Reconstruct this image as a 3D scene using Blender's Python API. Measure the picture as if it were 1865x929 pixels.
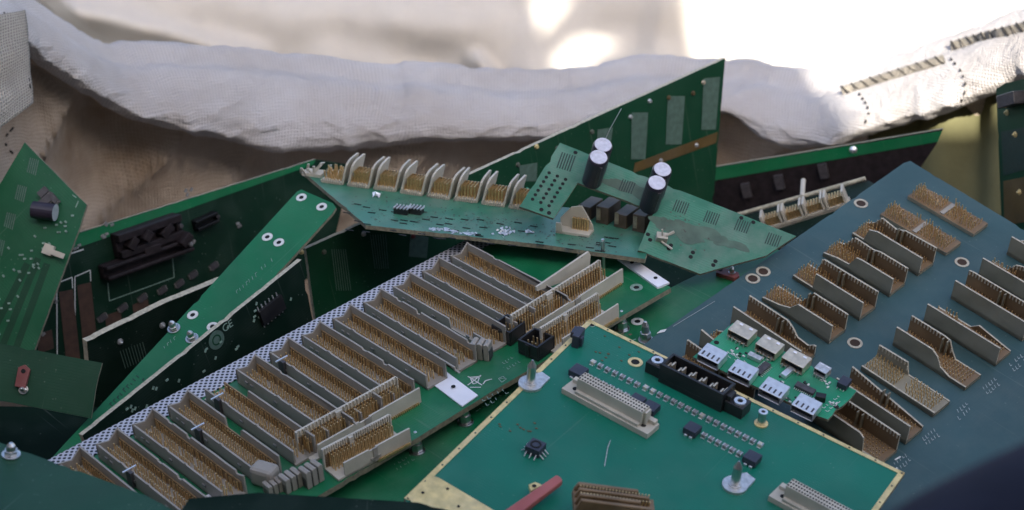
import bpy, math, random
from mathutils import Vector, Matrix, noise
random.seed(7)
for o in list(bpy.data.objects): bpy.data.objects.remove(o)
SC = bpy.context.scene
COL = SC.collection
R = math.radians

# ------------------------------------------------------------------ camera
PITCH = 22.0
CAM = Vector((0.0, 0.0, 1.30))
FPX, CX, CY = 3300.0, 932.5, 464.5
FW = Vector((0, math.cos(R(PITCH)), -math.sin(R(PITCH))))
UPV = Vector((0, math.sin(R(PITCH)), math.cos(R(PITCH))))
RT = Vector((1, 0, 0))
cam_d = bpy.data.cameras.new('camera')
cam = bpy.data.objects.new('camera', cam_d); COL.objects.link(cam)
cam.location = CAM
cam.rotation_euler = (R(90 - PITCH), 0, 0)
cam_d.sensor_width = 36.0
cam_d.lens = 36.0 * FPX / 1865.0
cam_d.clip_start = 0.02; cam_d.clip_end = 500
cam_d.dof.use_dof = True
cam_d.dof.focus_distance = 0.93
cam_d.dof.aperture_fstop = 13.0
SC.camera = cam

# ------------------------------------------------------------------ light
SUN_EL, SUN_AZ = 36.0, 10.5            # azimuth: degrees to the right of straight behind the camera
to_sun = Vector((math.sin(R(SUN_AZ)) * math.cos(R(SUN_EL)), -math.cos(R(SUN_AZ)) * math.cos(R(SUN_EL)), math.sin(R(SUN_EL))))
W = bpy.data.worlds.new('World'); SC.world = W; W.use_nodes = True
nt = W.node_tree
bgn = nt.nodes['Background']
sky = nt.nodes.new('ShaderNodeTexSky'); sky.sky_type = 'NISHITA'; sky.sun_disc = False
sky.dust_density = 4.0; sky.ozone_density = 0.6; sky.air_density = 0.9
sky.sun_elevation = R(SUN_EL)
sky.sun_rotation = math.atan2(to_sun.x, to_sun.y)
nt.links.new(sky.outputs[0], bgn.inputs[0])
bgn.inputs[1].default_value = 0.15
sun_d = bpy.data.lights.new('sun', 'SUN'); sun_d.energy = 4.6; sun_d.angle = R(0.5); sun_d.color = (1.0, 0.93, 0.80)
sun = bpy.data.objects.new('sun', sun_d); COL.objects.link(sun)
sun.rotation_euler = (-to_sun).to_track_quat('-Z', 'Y').to_euler()
sun.location = (0, 0, 4)
SC.view_settings.view_transform = 'Standard'
try: SC.view_settings.look = 'None'
except Exception: pass
SC.view_settings.exposure = 1.42
SC.view_settings.gamma = 1.0

# ------------------------------------------------------------------ pixel -> space
def camvec(px, py, z):
    return Vector(((px - CX) / FPX * z, (py - CY) / FPX * z, z))
def toworld(c):
    return CAM + RT * c.x - UPV * c.y + FW * c.z
def at(px, py, z):
    return toworld(camvec(px, py, z))

# ------------------------------------------------------------------ materials
def new_mat(name):
    m = bpy.data.materials.new(name); m.use_nodes = True
    return m, m.node_tree, m.node_tree.nodes['Principled BSDF']
MATS = {}
def mat(name, col, rough=0.5, metal=0.0, var=0.15, scale=60, dust=0.0, bump=0.0, bscale=400, spec=0.5, dustcol=(0.32, 0.31, 0.28)):
    if name in MATS: return MATS[name]
    m, t, b = new_mat(name)
    b.inputs['Roughness'].default_value = rough
    b.inputs['Metallic'].default_value = metal
    b.inputs['Specular IOR Level'].default_value = spec
    tc = t.nodes.new('ShaderNodeTexCoord')
    n = t.nodes.new('ShaderNodeTexNoise'); n.inputs['Scale'].default_value = scale; n.inputs['Detail'].default_value = 5
    t.links.new(tc.outputs['Object'], n.inputs['Vector'])
    r = t.nodes.new('ShaderNodeValToRGB')
    r.color_ramp.elements[0].position = 0.3; r.color_ramp.elements[1].position = 0.7
    r.color_ramp.elements[0].color = tuple(c * (1 - var) for c in col) + (1,)
    r.color_ramp.elements[1].color = tuple(min(1, c * (1 + var)) for c in col) + (1,)
    t.links.new(n.outputs['Fac'], r.inputs[0])
    out = r.outputs[0]
    if dust:
        n2 = t.nodes.new('ShaderNodeTexNoise'); n2.inputs['Scale'].default_value = 35; n2.inputs['Detail'].default_value = 8; n2.inputs['Roughness'].default_value = 0.7
        t.links.new(tc.outputs['Object'], n2.inputs['Vector'])
        r2 = t.nodes.new('ShaderNodeValToRGB'); r2.color_ramp.elements[0].position = 0.42; r2.color_ramp.elements[1].position = 0.8
        r2.color_ramp.elements[1].color = (dust,) * 3 + (1,)
        t.links.new(n2.outputs['Fac'], r2.inputs[0])
        mx = t.nodes.new('ShaderNodeMix'); mx.data_type = 'RGBA'
        t.links.new(r2.outputs[0], mx.inputs['Factor'])
        t.links.new(out, mx.inputs['A']); mx.inputs['B'].default_value = dustcol + (1,)
        out = mx.outputs['Result']
        ro = t.nodes.new('ShaderNodeMath'); ro.operation = 'MULTIPLY_ADD'
        t.links.new(r2.outputs[0], ro.inputs[0]); ro.inputs[1].default_value = 0.5; ro.inputs[2].default_value = rough
        t.links.new(ro.outputs[0], b.inputs['Roughness'])
    t.links.new(out, b.inputs['Base Color'])
    if bump:
        n3 = t.nodes.new('ShaderNodeTexNoise'); n3.inputs['Scale'].default_value = bscale
        t.links.new(tc.outputs['Object'], n3.inputs['Vector'])
        bp = t.nodes.new('ShaderNodeBump'); bp.inputs['Strength'].default_value = bump; bp.inputs['Distance'].default_value = 0.001
        t.links.new(n3.outputs['Fac'], bp.inputs['Height']); t.links.new(bp.outputs[0], b.inputs['Normal'])
    MATS[name] = m
    return m

def pcb(name, col, rough=0.38, dust=0.25, trace=0.25, tscale=160, spec=0.36, wear=0.6):
    """solder mask with faint copper runs below it and dust on top"""
    m, t, b = new_mat(name)
    b.inputs['Specular IOR Level'].default_value = spec
    tc = t.nodes.new('ShaderNodeTexCoord')
    v = t.nodes.new('ShaderNodeTexVoronoi'); v.distance = 'MANHATTAN'; v.inputs['Scale'].default_value = tscale; v.feature = 'F1'
    t.links.new(tc.outputs['Object'], v.inputs['Vector'])
    br = t.nodes.new('ShaderNodeTexBrick'); br.inputs['Scale'].default_value = tscale * 0.9
    br.inputs['Mortar Size'].default_value = 0.09; br.inputs['Brick Width'].default_value = 2.6; br.inputs['Row Height'].default_value = 0.22
    br.inputs['Color1'].default_value = (0, 0, 0, 1); br.inputs['Color2'].default_value = (0.25, 0.25, 0.25, 1); br.inputs['Mortar'].default_value = (1, 1, 1, 1)
    t.links.new(tc.outputs['Object'], br.inputs['Vector'])
    nm = t.nodes.new('ShaderNodeTexNoise'); nm.inputs['Scale'].default_value = 38; nm.inputs['Detail'].default_value = 1
    t.links.new(tc.outputs['Object'], nm.inputs['Vector'])
    rm = t.nodes.new('ShaderNodeValToRGB'); rm.color_ramp.elements[0].position = 0.5; rm.color_ramp.elements[1].position = 0.62
    t.links.new(nm.outputs['Fac'], rm.inputs[0])
    mu = t.nodes.new('ShaderNodeMath'); mu.operation = 'MULTIPLY'
    t.links.new(br.outputs['Color'], mu.inputs[0]); t.links.new(rm.outputs[0], mu.inputs[1])
    mu2 = t.nodes.new('ShaderNodeMath'); mu2.operation = 'MULTIPLY'; mu2.inputs[1].default_value = trace
    t.links.new(mu.outputs[0], mu2.inputs[0])
    n0 = t.nodes.new('ShaderNodeTexNoise'); n0.inputs['Scale'].default_value = 22; n0.inputs['Detail'].default_value = 4
    t.links.new(tc.outputs['Object'], n0.inputs['Vector'])
    r0 = t.nodes.new('ShaderNodeValToRGB'); r0.color_ramp.elements[0].position = 0.3; r0.color_ramp.elements[1].position = 0.7
    r0.color_ramp.elements[0].color = tuple(c * 0.86 for c in col) + (1,); r0.color_ramp.elements[1].color = tuple(c * 1.13 for c in col) + (1,)
    t.links.new(n0.outputs['Fac'], r0.inputs[0])
    mx = t.nodes.new('ShaderNodeMix'); mx.data_type = 'RGBA'
    t.links.new(mu2.outputs[0], mx.inputs['Factor']); t.links.new(r0.outputs[0], mx.inputs['A'])
    mx.inputs['B'].default_value = (col[0] * 2 + 0.03, col[1] * 1.7 + 0.03, col[2] * 1.7 + 0.03, 1)
    n2 = t.nodes.new('ShaderNodeTexNoise'); n2.inputs['Scale'].default_value = 28; n2.inputs['Detail'].default_value = 9; n2.inputs['Roughness'].default_value = 0.72
    t.links.new(tc.outputs['Object'], n2.inputs['Vector'])
    r2 = t.nodes.new('ShaderNodeValToRGB'); r2.color_ramp.elements[0].position = 0.45; r2.color_ramp.elements[1].position = 0.85
    r2.color_ramp.elements[1].color = (dust,) * 3 + (1,)
    t.links.new(n2.outputs['Fac'], r2.inputs[0])
    mx2 = t.nodes.new('ShaderNodeMix'); mx2.data_type = 'RGBA'
    t.links.new(r2.outputs[0], mx2.inputs['Factor']); t.links.new(mx.outputs['Result'], mx2.inputs['A']); mx2.inputs['B'].default_value = (0.26, 0.27, 0.24, 1)
    ms_ = t.nodes.new('ShaderNodeMapping'); ms_.inputs['Scale'].default_value = (420, 9, 40); ms_.inputs['Rotation'].default_value = (0, 0, 0.7)
    t.links.new(tc.outputs['Object'], ms_.inputs['Vector'])
    ns = t.nodes.new('ShaderNodeTexNoise'); ns.inputs['Scale'].default_value = 1.0; ns.inputs['Detail'].default_value = 3; ns.inputs['Distortion'].default_value = 0.4
    t.links.new(ms_.outputs[0], ns.inputs['Vector'])
    rs = t.nodes.new('ShaderNodeValToRGB'); rs.color_ramp.elements[0].position = 0.66; rs.color_ramp.elements[1].position = 0.74
    rs.color_ramp.elements[1].color = (0.22, 0.22, 0.22, 1)
    t.links.new(ns.outputs['Fac'], rs.inputs[0])
    vs = t.nodes.new('ShaderNodeTexVoronoi'); vs.inputs['Scale'].default_value = 260; t.links.new(tc.outputs['Object'], vs.inputs['Vector'])
    rv = t.nodes.new('ShaderNodeValToRGB'); rv.color_ramp.elements[0].position = 0.07; rv.color_ramp.elements[1].position = 0.13
    rv.color_ramp.elements[0].color = (0.4, 0.4, 0.4, 1); rv.color_ramp.elements[1].color = (0, 0, 0, 1)
    t.links.new(vs.outputs['Distance'], rv.inputs[0])
    nv = t.nodes.new('ShaderNodeTexNoise'); nv.inputs['Scale'].default_value = 45; t.links.new(tc.outputs['Object'], nv.inputs['Vector'])
    rn = t.nodes.new('ShaderNodeValToRGB'); rn.color_ramp.elements[0].position = 0.48; rn.color_ramp.elements[1].position = 0.6; t.links.new(nv.outputs['Fac'], rn.inputs[0])
    mv = t.nodes.new('ShaderNodeMath'); mv.operation = 'MULTIPLY'; t.links.new(rv.outputs[0], mv.inputs[0]); t.links.new(rn.outputs[0], mv.inputs[1])
    mxa = t.nodes.new('ShaderNodeMath'); mxa.operation = 'MAXIMUM'; t.links.new(mv.outputs[0], mxa.inputs[0]); t.links.new(rs.outputs[0], mxa.inputs[1])
    mw = t.nodes.new('ShaderNodeMath'); mw.operation = 'MULTIPLY'; mw.inputs[1].default_value = wear; t.links.new(mxa.outputs[0], mw.inputs[0])
    mx3 = t.nodes.new('ShaderNodeMix'); mx3.data_type = 'RGBA'
    t.links.new(mw.outputs[0], mx3.inputs['Factor']); t.links.new(mx2.outputs['Result'], mx3.inputs['A']); mx3.inputs['B'].default_value = (0.28, 0.33, 0.28, 1)
    t.links.new(mx3.outputs['Result'], b.inputs['Base Color'])
    ro = t.nodes.new('ShaderNodeMath'); ro.operation = 'MULTIPLY_ADD'
    t.links.new(r2.outputs[0], ro.inputs[0]); ro.inputs[1].default_value = 0.6; ro.inputs[2].default_value = rough
    t.links.new(ro.outputs[0], b.inputs['Roughness'])
    bp = t.nodes.new('ShaderNodeBump'); bp.inputs['Strength'].default_value = 0.25; bp.inputs['Distance'].default_value = 0.0002
    t.links.new(mu.outputs[0], bp.inputs['Height']); t.links.new(bp.outputs[0], b.inputs['Normal'])
    MATS[name] = m
    return m

def woven(name, col, transl=0.3, weave=0.6, dirt=0.35, scale=700):
    m, t, b = new_mat(name)
    b.inputs['Roughness'].default_value = 0.75
    b.inputs['Specular IOR Level'].default_value = 0.25
    tc = t.nodes.new('ShaderNodeTexCoord')
    waves = []
    for ax in ('X', 'Y'):
        w = t.nodes.new('ShaderNodeTexWave'); w.bands_direction = ax; w.inputs['Scale'].default_value = scale / 5.0
        w.inputs['Distortion'].default_value = 0.6; w.inputs['Detail'].default_value = 1
        t.links.new(tc.outputs['UV'], w.inputs['Vector']); waves.append(w)
    ad = t.nodes.new('ShaderNodeMath'); ad.operation = 'MAXIMUM'
    t.links.new(waves[0].outputs['Fac'], ad.inputs[0]); t.links.new(waves[1].outputs['Fac'], ad.inputs[1])
    n = t.nodes.new('ShaderNodeTexNoise'); n.inputs['Scale'].default_value = 9; n.inputs['Detail'].default_value = 8; n.inputs['Roughness'].default_value = 0.65
    t.links.new(tc.outputs['Object'], n.inputs['Vector'])
    r = t.nodes.new('ShaderNodeValToRGB'); r.color_ramp.elements[0].position = 0.3; r.color_ramp.elements[1].position = 0.65
    r.color_ramp.elements[0].color = tuple(c * (1 - dirt * k) for c, k in zip(col, (0.7, 0.85, 1.0))) + (1,)
    r.color_ramp.elements[1].color = col + (1,)
    t.links.new(n.outputs['Fac'], r.inputs[0])
    mx = t.nodes.new('ShaderNodeMix'); mx.data_type = 'RGBA'; mx.blend_type = 'MULTIPLY'
    mx.inputs['Factor'].default_value = weave * 0.45
    t.links.new(r.outputs[0], mx.inputs['A']); t.links.new(ad.outputs[0], mx.inputs['B'])
    t.links.new(mx.outputs['Result'], b.inputs['Base Color'])
    n3 = t.nodes.new('ShaderNodeTexNoise'); n3.inputs['Scale'].default_value = 55; n3.inputs['Detail'].default_value = 9; n3.inputs['Roughness'].default_value = 0.68; n3.inputs['Distortion'].default_value = 0.8
    t.links.new(tc.outputs['Object'], n3.inputs['Vector'])
    a2 = t.nodes.new('ShaderNodeMath'); a2.operation = 'MULTIPLY_ADD'; a2.inputs[1].default_value = 6.0
    t.links.new(n3.outputs['Fac'], a2.inputs[0]); t.links.new(ad.outputs[0], a2.inputs[2])
    bp = t.nodes.new('ShaderNodeBump'); bp.inputs['Strength'].default_value = weave; bp.inputs['Distance'].default_value = 0.0015
    t.links.new(a2.outputs[0], bp.inputs['Height']); t.links.new(bp.outputs[0], b.inputs['Normal'])
    tr = t.nodes.new('ShaderNodeBsdfTranslucent')
    t.links.new(mx.outputs['Result'], tr.inputs['Color'])
    ms = t.nodes.new('ShaderNodeMixShader'); ms.inputs[0].default_value = transl
    t.links.new(b.outputs[0], ms.inputs[1]); t.links.new(tr.outputs[0], ms.inputs[2])
    t.links.new(ms.outputs[0], t.nodes['Material Output'].inputs['Surface'])
    MATS[name] = m
    return m

def mesh_strip_mat(name):
    """tinned strip drilled with rows of dark holes"""
    m, t, b = new_mat(name)
    tc = t.nodes.new('ShaderNodeTexCoord')
    mp = t.nodes.new('ShaderNodeMapping'); mp.inputs['Rotation'].default_value = (0, 0, R(45)); mp.inputs['Scale'].default_value = (1 / 0.0024,) * 3
    t.links.new(tc.outputs['Object'], mp.inputs['Vector'])
    fr = t.nodes.new('ShaderNodeVectorMath'); fr.operation = 'FRACTION'; t.links.new(mp.outputs[0], fr.inputs[0])
    sb = t.nodes.new('ShaderNodeVectorMath'); sb.operation = 'SUBTRACT'; sb.inputs[1].default_value = (0.5, 0.5, 0)
    t.links.new(fr.outputs[0], sb.inputs[0])
    ml = t.nodes.new('ShaderNodeVectorMath'); ml.operation = 'MULTIPLY'; ml.inputs[1].default_value = (1, 1, 0); t.links.new(sb.outputs[0], ml.inputs[0])
    ln = t.nodes.new('ShaderNodeVectorMath'); ln.operation = 'LENGTH'; t.links.new(ml.outputs[0], ln.inputs[0])
    rr = t.nodes.new('ShaderNodeValToRGB'); rr.color_ramp.elements[0].position = 0.31; rr.color_ramp.elements[1].position = 0.37
    rr.color_ramp.elements[0].color = (0.008, 0.01, 0.014, 1); rr.color_ramp.elements[1].color = (0.5, 0.5, 0.55, 1)
    t.links.new(ln.outputs['Value'], rr.inputs[0]); t.links.new(rr.outputs[0], b.inputs['Base Color'])
    b.inputs['Roughness'].default_value = 0.45
    b.inputs['Metallic'].default_value = 0.15
    MATS[name] = m
    return m

pcb('green_board', (0.005, 0.130, 0.050))
pcb('teal_board', (0.003, 0.142, 0.090), rough=0.36, dust=0.10, trace=0.04)
pcb('blue_board', (0.038, 0.084, 0.092), rough=0.42, dust=0.16, trace=0.05)
pcb('strip_board', (0.004, 0.132, 0.048), dust=0.10, trace=0.1)
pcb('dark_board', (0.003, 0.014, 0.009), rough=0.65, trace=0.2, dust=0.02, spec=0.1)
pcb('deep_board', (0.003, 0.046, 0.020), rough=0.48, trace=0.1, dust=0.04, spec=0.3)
pcb('shade_board', (0.003, 0.021, 0.011), rough=0.55, trace=0.25, dust=0.03, spec=0.15)  # green board darkened: its deep shade is put into the colour
pcb('left_board', (0.004, 0.085, 0.034), rough=0.45, trace=0.2, dust=0.05, spec=0.3)
pcb('pale_board', (0.034, 0.160, 0.098), rough=0.36, dust=0.7, trace=0.35)
pcb('hub_board', (0.006, 0.20, 0.10), rough=0.35, dust=0.2, trace=0.6, tscale=260)
mat('laminate_edge', (0.22, 0.20, 0.14), 0.8, var=0.3, scale=500)
mat('pale_edge', (0.42, 0.39, 0.30), 0.8, var=0.3, scale=500)
mat('grey_plastic', (0.30, 0.272, 0.235), 0.5, var=0.12, dust=0.35, bump=0.1)
mat('ivory_plastic', (0.50, 0.46, 0.38), 0.5, var=0.15, dust=0.3, bump=0.1)
mat('pale_tan', (0.42, 0.38, 0.30), 0.55, var=0.25, scale=700)
mat('hole_brown', (0.035, 0.016, 0.006), 0.7, var=0.2)
mat('tan_plastic', (0.235, 0.212, 0.152), 0.5, var=0.2, dust=0.4, bump=0.15)
mat('murky_plastic', (0.075, 0.05, 0.03), 0.6, var=0.4, dust=0.35)
mat('brown_plastic', (0.17, 0.105, 0.05), 0.55, var=0.3, dust=0.2)
mat('gold_pin', (0.78, 0.56, 0.28), 0.36, 0.8, var=0.25, scale=900)
mat('steel', (0.62, 0.61, 0.60), 0.28, 1.0, var=0.1, scale=300, bump=0.05)
mat('tin', (0.62, 0.62, 0.62), 0.42, 0.75, var=0.2, scale=500)
mat('bright_tin', (0.80, 0.80, 0.82), 0.3, 0.75, var=0.1, scale=400)
mat('warm_tin', (0.78, 0.66, 0.50), 0.35, 0.75, var=0.15, scale=300)
mat('gold_plate', (0.72, 0.55, 0.24), 0.42, 0.35, var=0.2, scale=250, dust=0.35, dustcol=(0.7, 0.66, 0.5))
mat('black_plastic', (0.012, 0.012, 0.014), 0.38, var=0.2, dust=0.06)
mat('murky_black', (0.016, 0.012, 0.014), 0.6, var=0.4, scale=200, dust=0.12, dustcol=(.08, .06, .055), spec=.2)
mat('slate_block', (0.030, 0.034, 0.055), 0.42, var=0.15, dust=0.12)
mat('hole_dark', (0.004, 0.004, 0.004), 0.8, var=0.1)
mat('white_print', (0.62, 0.63, 0.62), 0.6, var=0.15, scale=600)
mat('faint_print', (0.20, 0.30, 0.25), 0.6, var=0.3, scale=700)
mat('soft_print', (0.34, 0.38, 0.38), 0.6, var=0.3, scale=700)
mat('pin_tan', (0.27, 0.175, 0.085), 0.5, var=0.25, scale=500)
mat('dim_copper', (0.055, 0.028, 0.018), 0.6, var=0.3, scale=200)
mat('white_patch', (0.82, 0.82, 0.88), 0.45, var=0.06, dust=0.15)
mat('trace_grey', (0.075, 0.13, 0.105), 0.5, var=0.2, scale=300)
mat('dark_trace', (0.012, 0.035, 0.028), 0.5, var=0.2, scale=300)
mat('rust_band', (0.095, 0.060, 0.018), 0.5, var=0.25, dust=0.1)
mat('red_plastic', (0.20, 0.045, 0.04), 0.5, var=0.2, dust=0.25)
mat('pink_plastic', (0.36, 0.09, 0.08), 0.5, var=0.15, dust=0.15)
mat('chip_top', (0.21, 0.205, 0.20), 0.5, var=0.25, scale=400)
mat('chip_dark', (0.055, 0.05, 0.055), 0.45, var=0.3, scale=400)
mat('capacitor_sleeve', (0.022, 0.016, 0.032), 0.35, var=0.15, dust=0.08)
mat('capacitor_top', (0.66, 0.64, 0.70), 0.4, 0.5, var=0.12, scale=500)
mat('stitch_thread', (0.02, 0.018, 0.016), 0.9, var=0.2)
mat('navy_cloth', (0.020, 0.021, 0.034), 0.95, var=0.25, scale=40, bump=0.3, bscale=300, spec=0.1)
mat('caster_grey', (0.28, 0.27, 0.25), 0.9, var=0.25, scale=3, bump=0.3, bscale=60)
mat('earth', (0.16, 0.14, 0.11), 0.95, var=0.3, scale=4, bump=0.4, bscale=40)
mat('stain', (0.070, 0.125, 0.090), 0.65, var=0.25, scale=120, dust=0.4, dustcol=(.13, .125, .105))
mat('grime', (0.085, 0.10, 0.08), 0.8, var=0.3, scale=200)
woven('white_woven', (0.70, 0.675, 0.68), transl=0.18, weave=0.65, dirt=0.3)
woven('warm_bounce_woven', (0.66, 0.57, 0.48), transl=0.25, weave=0.5, dirt=0.62)  # inner bag wall: warm bounced light put into the tan, plus dirt
woven('white_sheet', (0.65, 0.612, 0.57), transl=0.25, weave=0.25, dirt=0.12)
woven('strap_webbing', (0.62, 0.57, 0.50), transl=0.05, weave=1.0, dirt=0.25, scale=620)
mesh_strip_mat('drilled_strip')

# ------------------------------------------------------------------ mesh builder
class MB:
    def __init__(s): s.v = []; s.f = []; s.m = []; s.T = (0, 0, 0, 0); s.uv = None
    def at(s, ox, oy, ang=0.0, oz=0.0): s.T = (ox, oy, ang, oz); return s
    def add(s, pts):
        ox, oy, a, oz = s.T; c, d = math.cos(a), math.sin(a); i = len(s.v)
        for p in pts: s.v.append((ox + c * p[0] - d * p[1], oy + d * p[0] + c * p[1], oz + p[2]))
        return i
    def face(s, idx, mi=0): s.f.append(tuple(idx)); s.m.append(mi)
    def box(s, x0, x1, y0, y1, z0, z1, mi=0, top=None):
        i = s.add([(x0, y0, z0), (x1, y0, z0), (x1, y1, z0), (x0, y1, z0), (x0, y0, z1), (x1, y0, z1), (x1, y1, z1), (x0, y1, z1)])
        for k, q in enumerate(((3, 2, 1, 0), (4, 5, 6, 7), (0, 1, 5, 4), (1, 2, 6, 5), (2, 3, 7, 6), (3, 0, 4, 7))):
            s.face([i + j for j in q], top if (k == 1 and top is not None) else mi)
    def spike(s, x, y, z0, z1, r, mi=0, lean=(0, 0)):
        i = s.add([(x - r, y - r, z0), (x + r, y - r, z0), (x + r, y + r, z0), (x - r, y + r, z0), (x - r + lean[0], y - r + lean[1], z1), (x + r + lean[0], y - r + lean[1], z1), (x + r + lean[0], y + r + lean[1], z1), (x - r + lean[0], y + r + lean[1], z1)])
        for q in ((4, 5, 6, 7), (0, 1, 5, 4), (1, 2, 6, 5), (2, 3, 7, 6), (3, 0, 4, 7)): s.face([i + j for j in q], mi)
    def prism(s, pts, z0, z1, mi=0, side=None):
        n = len(pts)
        if sum(pts[k][0] * pts[(k + 1) % n][1] - pts[(k + 1) % n][0] * pts[k][1] for k in range(n)) < 0: pts = pts[::-1]
        i = s.add([(p[0], p[1], z0) for p in pts] + [(p[0], p[1], z1) for p in pts])
        s.face([i + k for k in range(n)][::-1], side if side is not None else mi); s.face([i + n + k for k in range(n)], mi)
        for k in range(n): s.face([i + k, i + (k + 1) % n, i + n + (k + 1) % n, i + n + k], side if side is not None else mi)
    def wall(s, prof, y0, y1, mi=0, inner=None, rim=None):
        """prof: (x,z) outline of a standing wall, thickness y0..y1"""
        n = len(prof)
        i = s.add([(p[0], y0, p[1]) for p in prof] + [(p[0], y1, p[1]) for p in prof])
        s.face([i + k for k in range(n)], mi); s.face([i + n + k for k in range(n)][::-1], mi if inner is None else inner)
        for k in range(n): s.face([i + k, i + n + k, i + n + (k + 1) % n, i + (k + 1) % n], mi if rim is None else rim)
    def cyl(s, x, y, z0, z1, r, mi=0, n=16, r2=None, top=None):
        r2 = r if r2 is None else r2
        i = s.add([(x + r * math.cos(2 * math.pi * k / n), y + r * math.sin(2 * math.pi * k / n), z0) for k in range(n)] +
                  [(x + r2 * math.cos(2 * math.pi * k / n), y + r2 * math.sin(2 * math.pi * k / n), z1) for k in range(n)])
        for k in range(n): s.face([i + k, i + (k + 1) % n, i + n + (k + 1) % n, i + n + k], mi)
        s.face([i + n + k for k in range(n)], mi if top is None else top); s.face([i + k for k in range(n)][::-1], mi)
    def ring(s, x, y, r0, r1, z0, z1, mi=0, n=20):
        i = s.add([(x + r * math.cos(2 * math.pi * k / n), y + r * math.sin(2 * math.pi * k / n), z) for r, z in ((r1, z0), (r1, z1), (r0, z1), (r0, z0)) for k in range(n)])
        for a in range(3):
            for k in range(n): s.face([i + a * n + k, i + a * n + (k + 1) % n, i + (a + 1) * n + (k + 1) % n, i + (a + 1) * n + k], mi)
    def line(s, p, q, w, z, mi=0, h=0.0001):
        dx, dy = q[0] - p[0], q[1] - p[1]; l = math.hypot(dx, dy) or 1e-9; nx, ny = -dy / l * w / 2, dx / l * w / 2
        s.prism([(p[0] + nx, p[1] + ny), (p[0] - nx, p[1] - ny), (q[0] - nx, q[1] - ny), (q[0] + nx, q[1] + ny)], z, z + h, mi)
    def tube(s, pts, r, mi=0, n=6):
        rings = []
        for k, p in enumerate(pts):
            p = Vector(p); d = Vector(pts[min(k + 1, len(pts) - 1)]) - Vector(pts[max(k - 1, 0)]); d.normalize()
            a = d.orthogonal().normalized(); b = d.cross(a)
            rings.append(s.add([tuple(p + (a * math.cos(2 * math.pi * j / n) + b * math.sin(2 * math.pi * j / n)) * r) for j in range(n)]))
        for k in range(len(rings) - 1):
            for j in range(n): s.face([rings[k] + j, rings[k] + (j + 1) % n, rings[k + 1] + (j + 1) % n, rings[k + 1] + j], mi)
        s.face([rings[0] + j for j in range(n)][::-1], mi); s.face([rings[-1] + j for j in range(n)], mi)
    def mesh(s, name, mats):
        me = bpy.data.meshes.new(name); me.from_pydata(s.v, [], s.f); me.update()
        for m in mats: me.materials.append(MATS[m])
        me.polygons.foreach_set('material_index', s.m)
        return me
    def build(s, name, mats, parent=None, bevel=0.0, smooth=False, loc=None, rz=0.0):
        if isinstance(mats, str): mats = [mats]
        o = bpy.data.objects.new(name, s.mesh(name, mats)); COL.objects.link(o)
        if parent is not None: o.parent = parent
        if loc: o.location = loc
        o.rotation_euler.z = rz
        if smooth:
            o.data.polygons.foreach_set('use_smooth', [True] * len(o.data.polygons))
        if bevel:
            b = o.modifiers.new('bevel', 'BEVEL'); b.width = bevel; b.segments = 2; b.limit_method = 'ANGLE'; b.angle_limit = R(40)
        return o

def tag(o, label, cat, group=None, kind=None):
    o['label'] = label
    if cat: o['category'] = cat
    if group: o['group'] = group
    if kind: o['kind'] = kind
    return o

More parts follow.
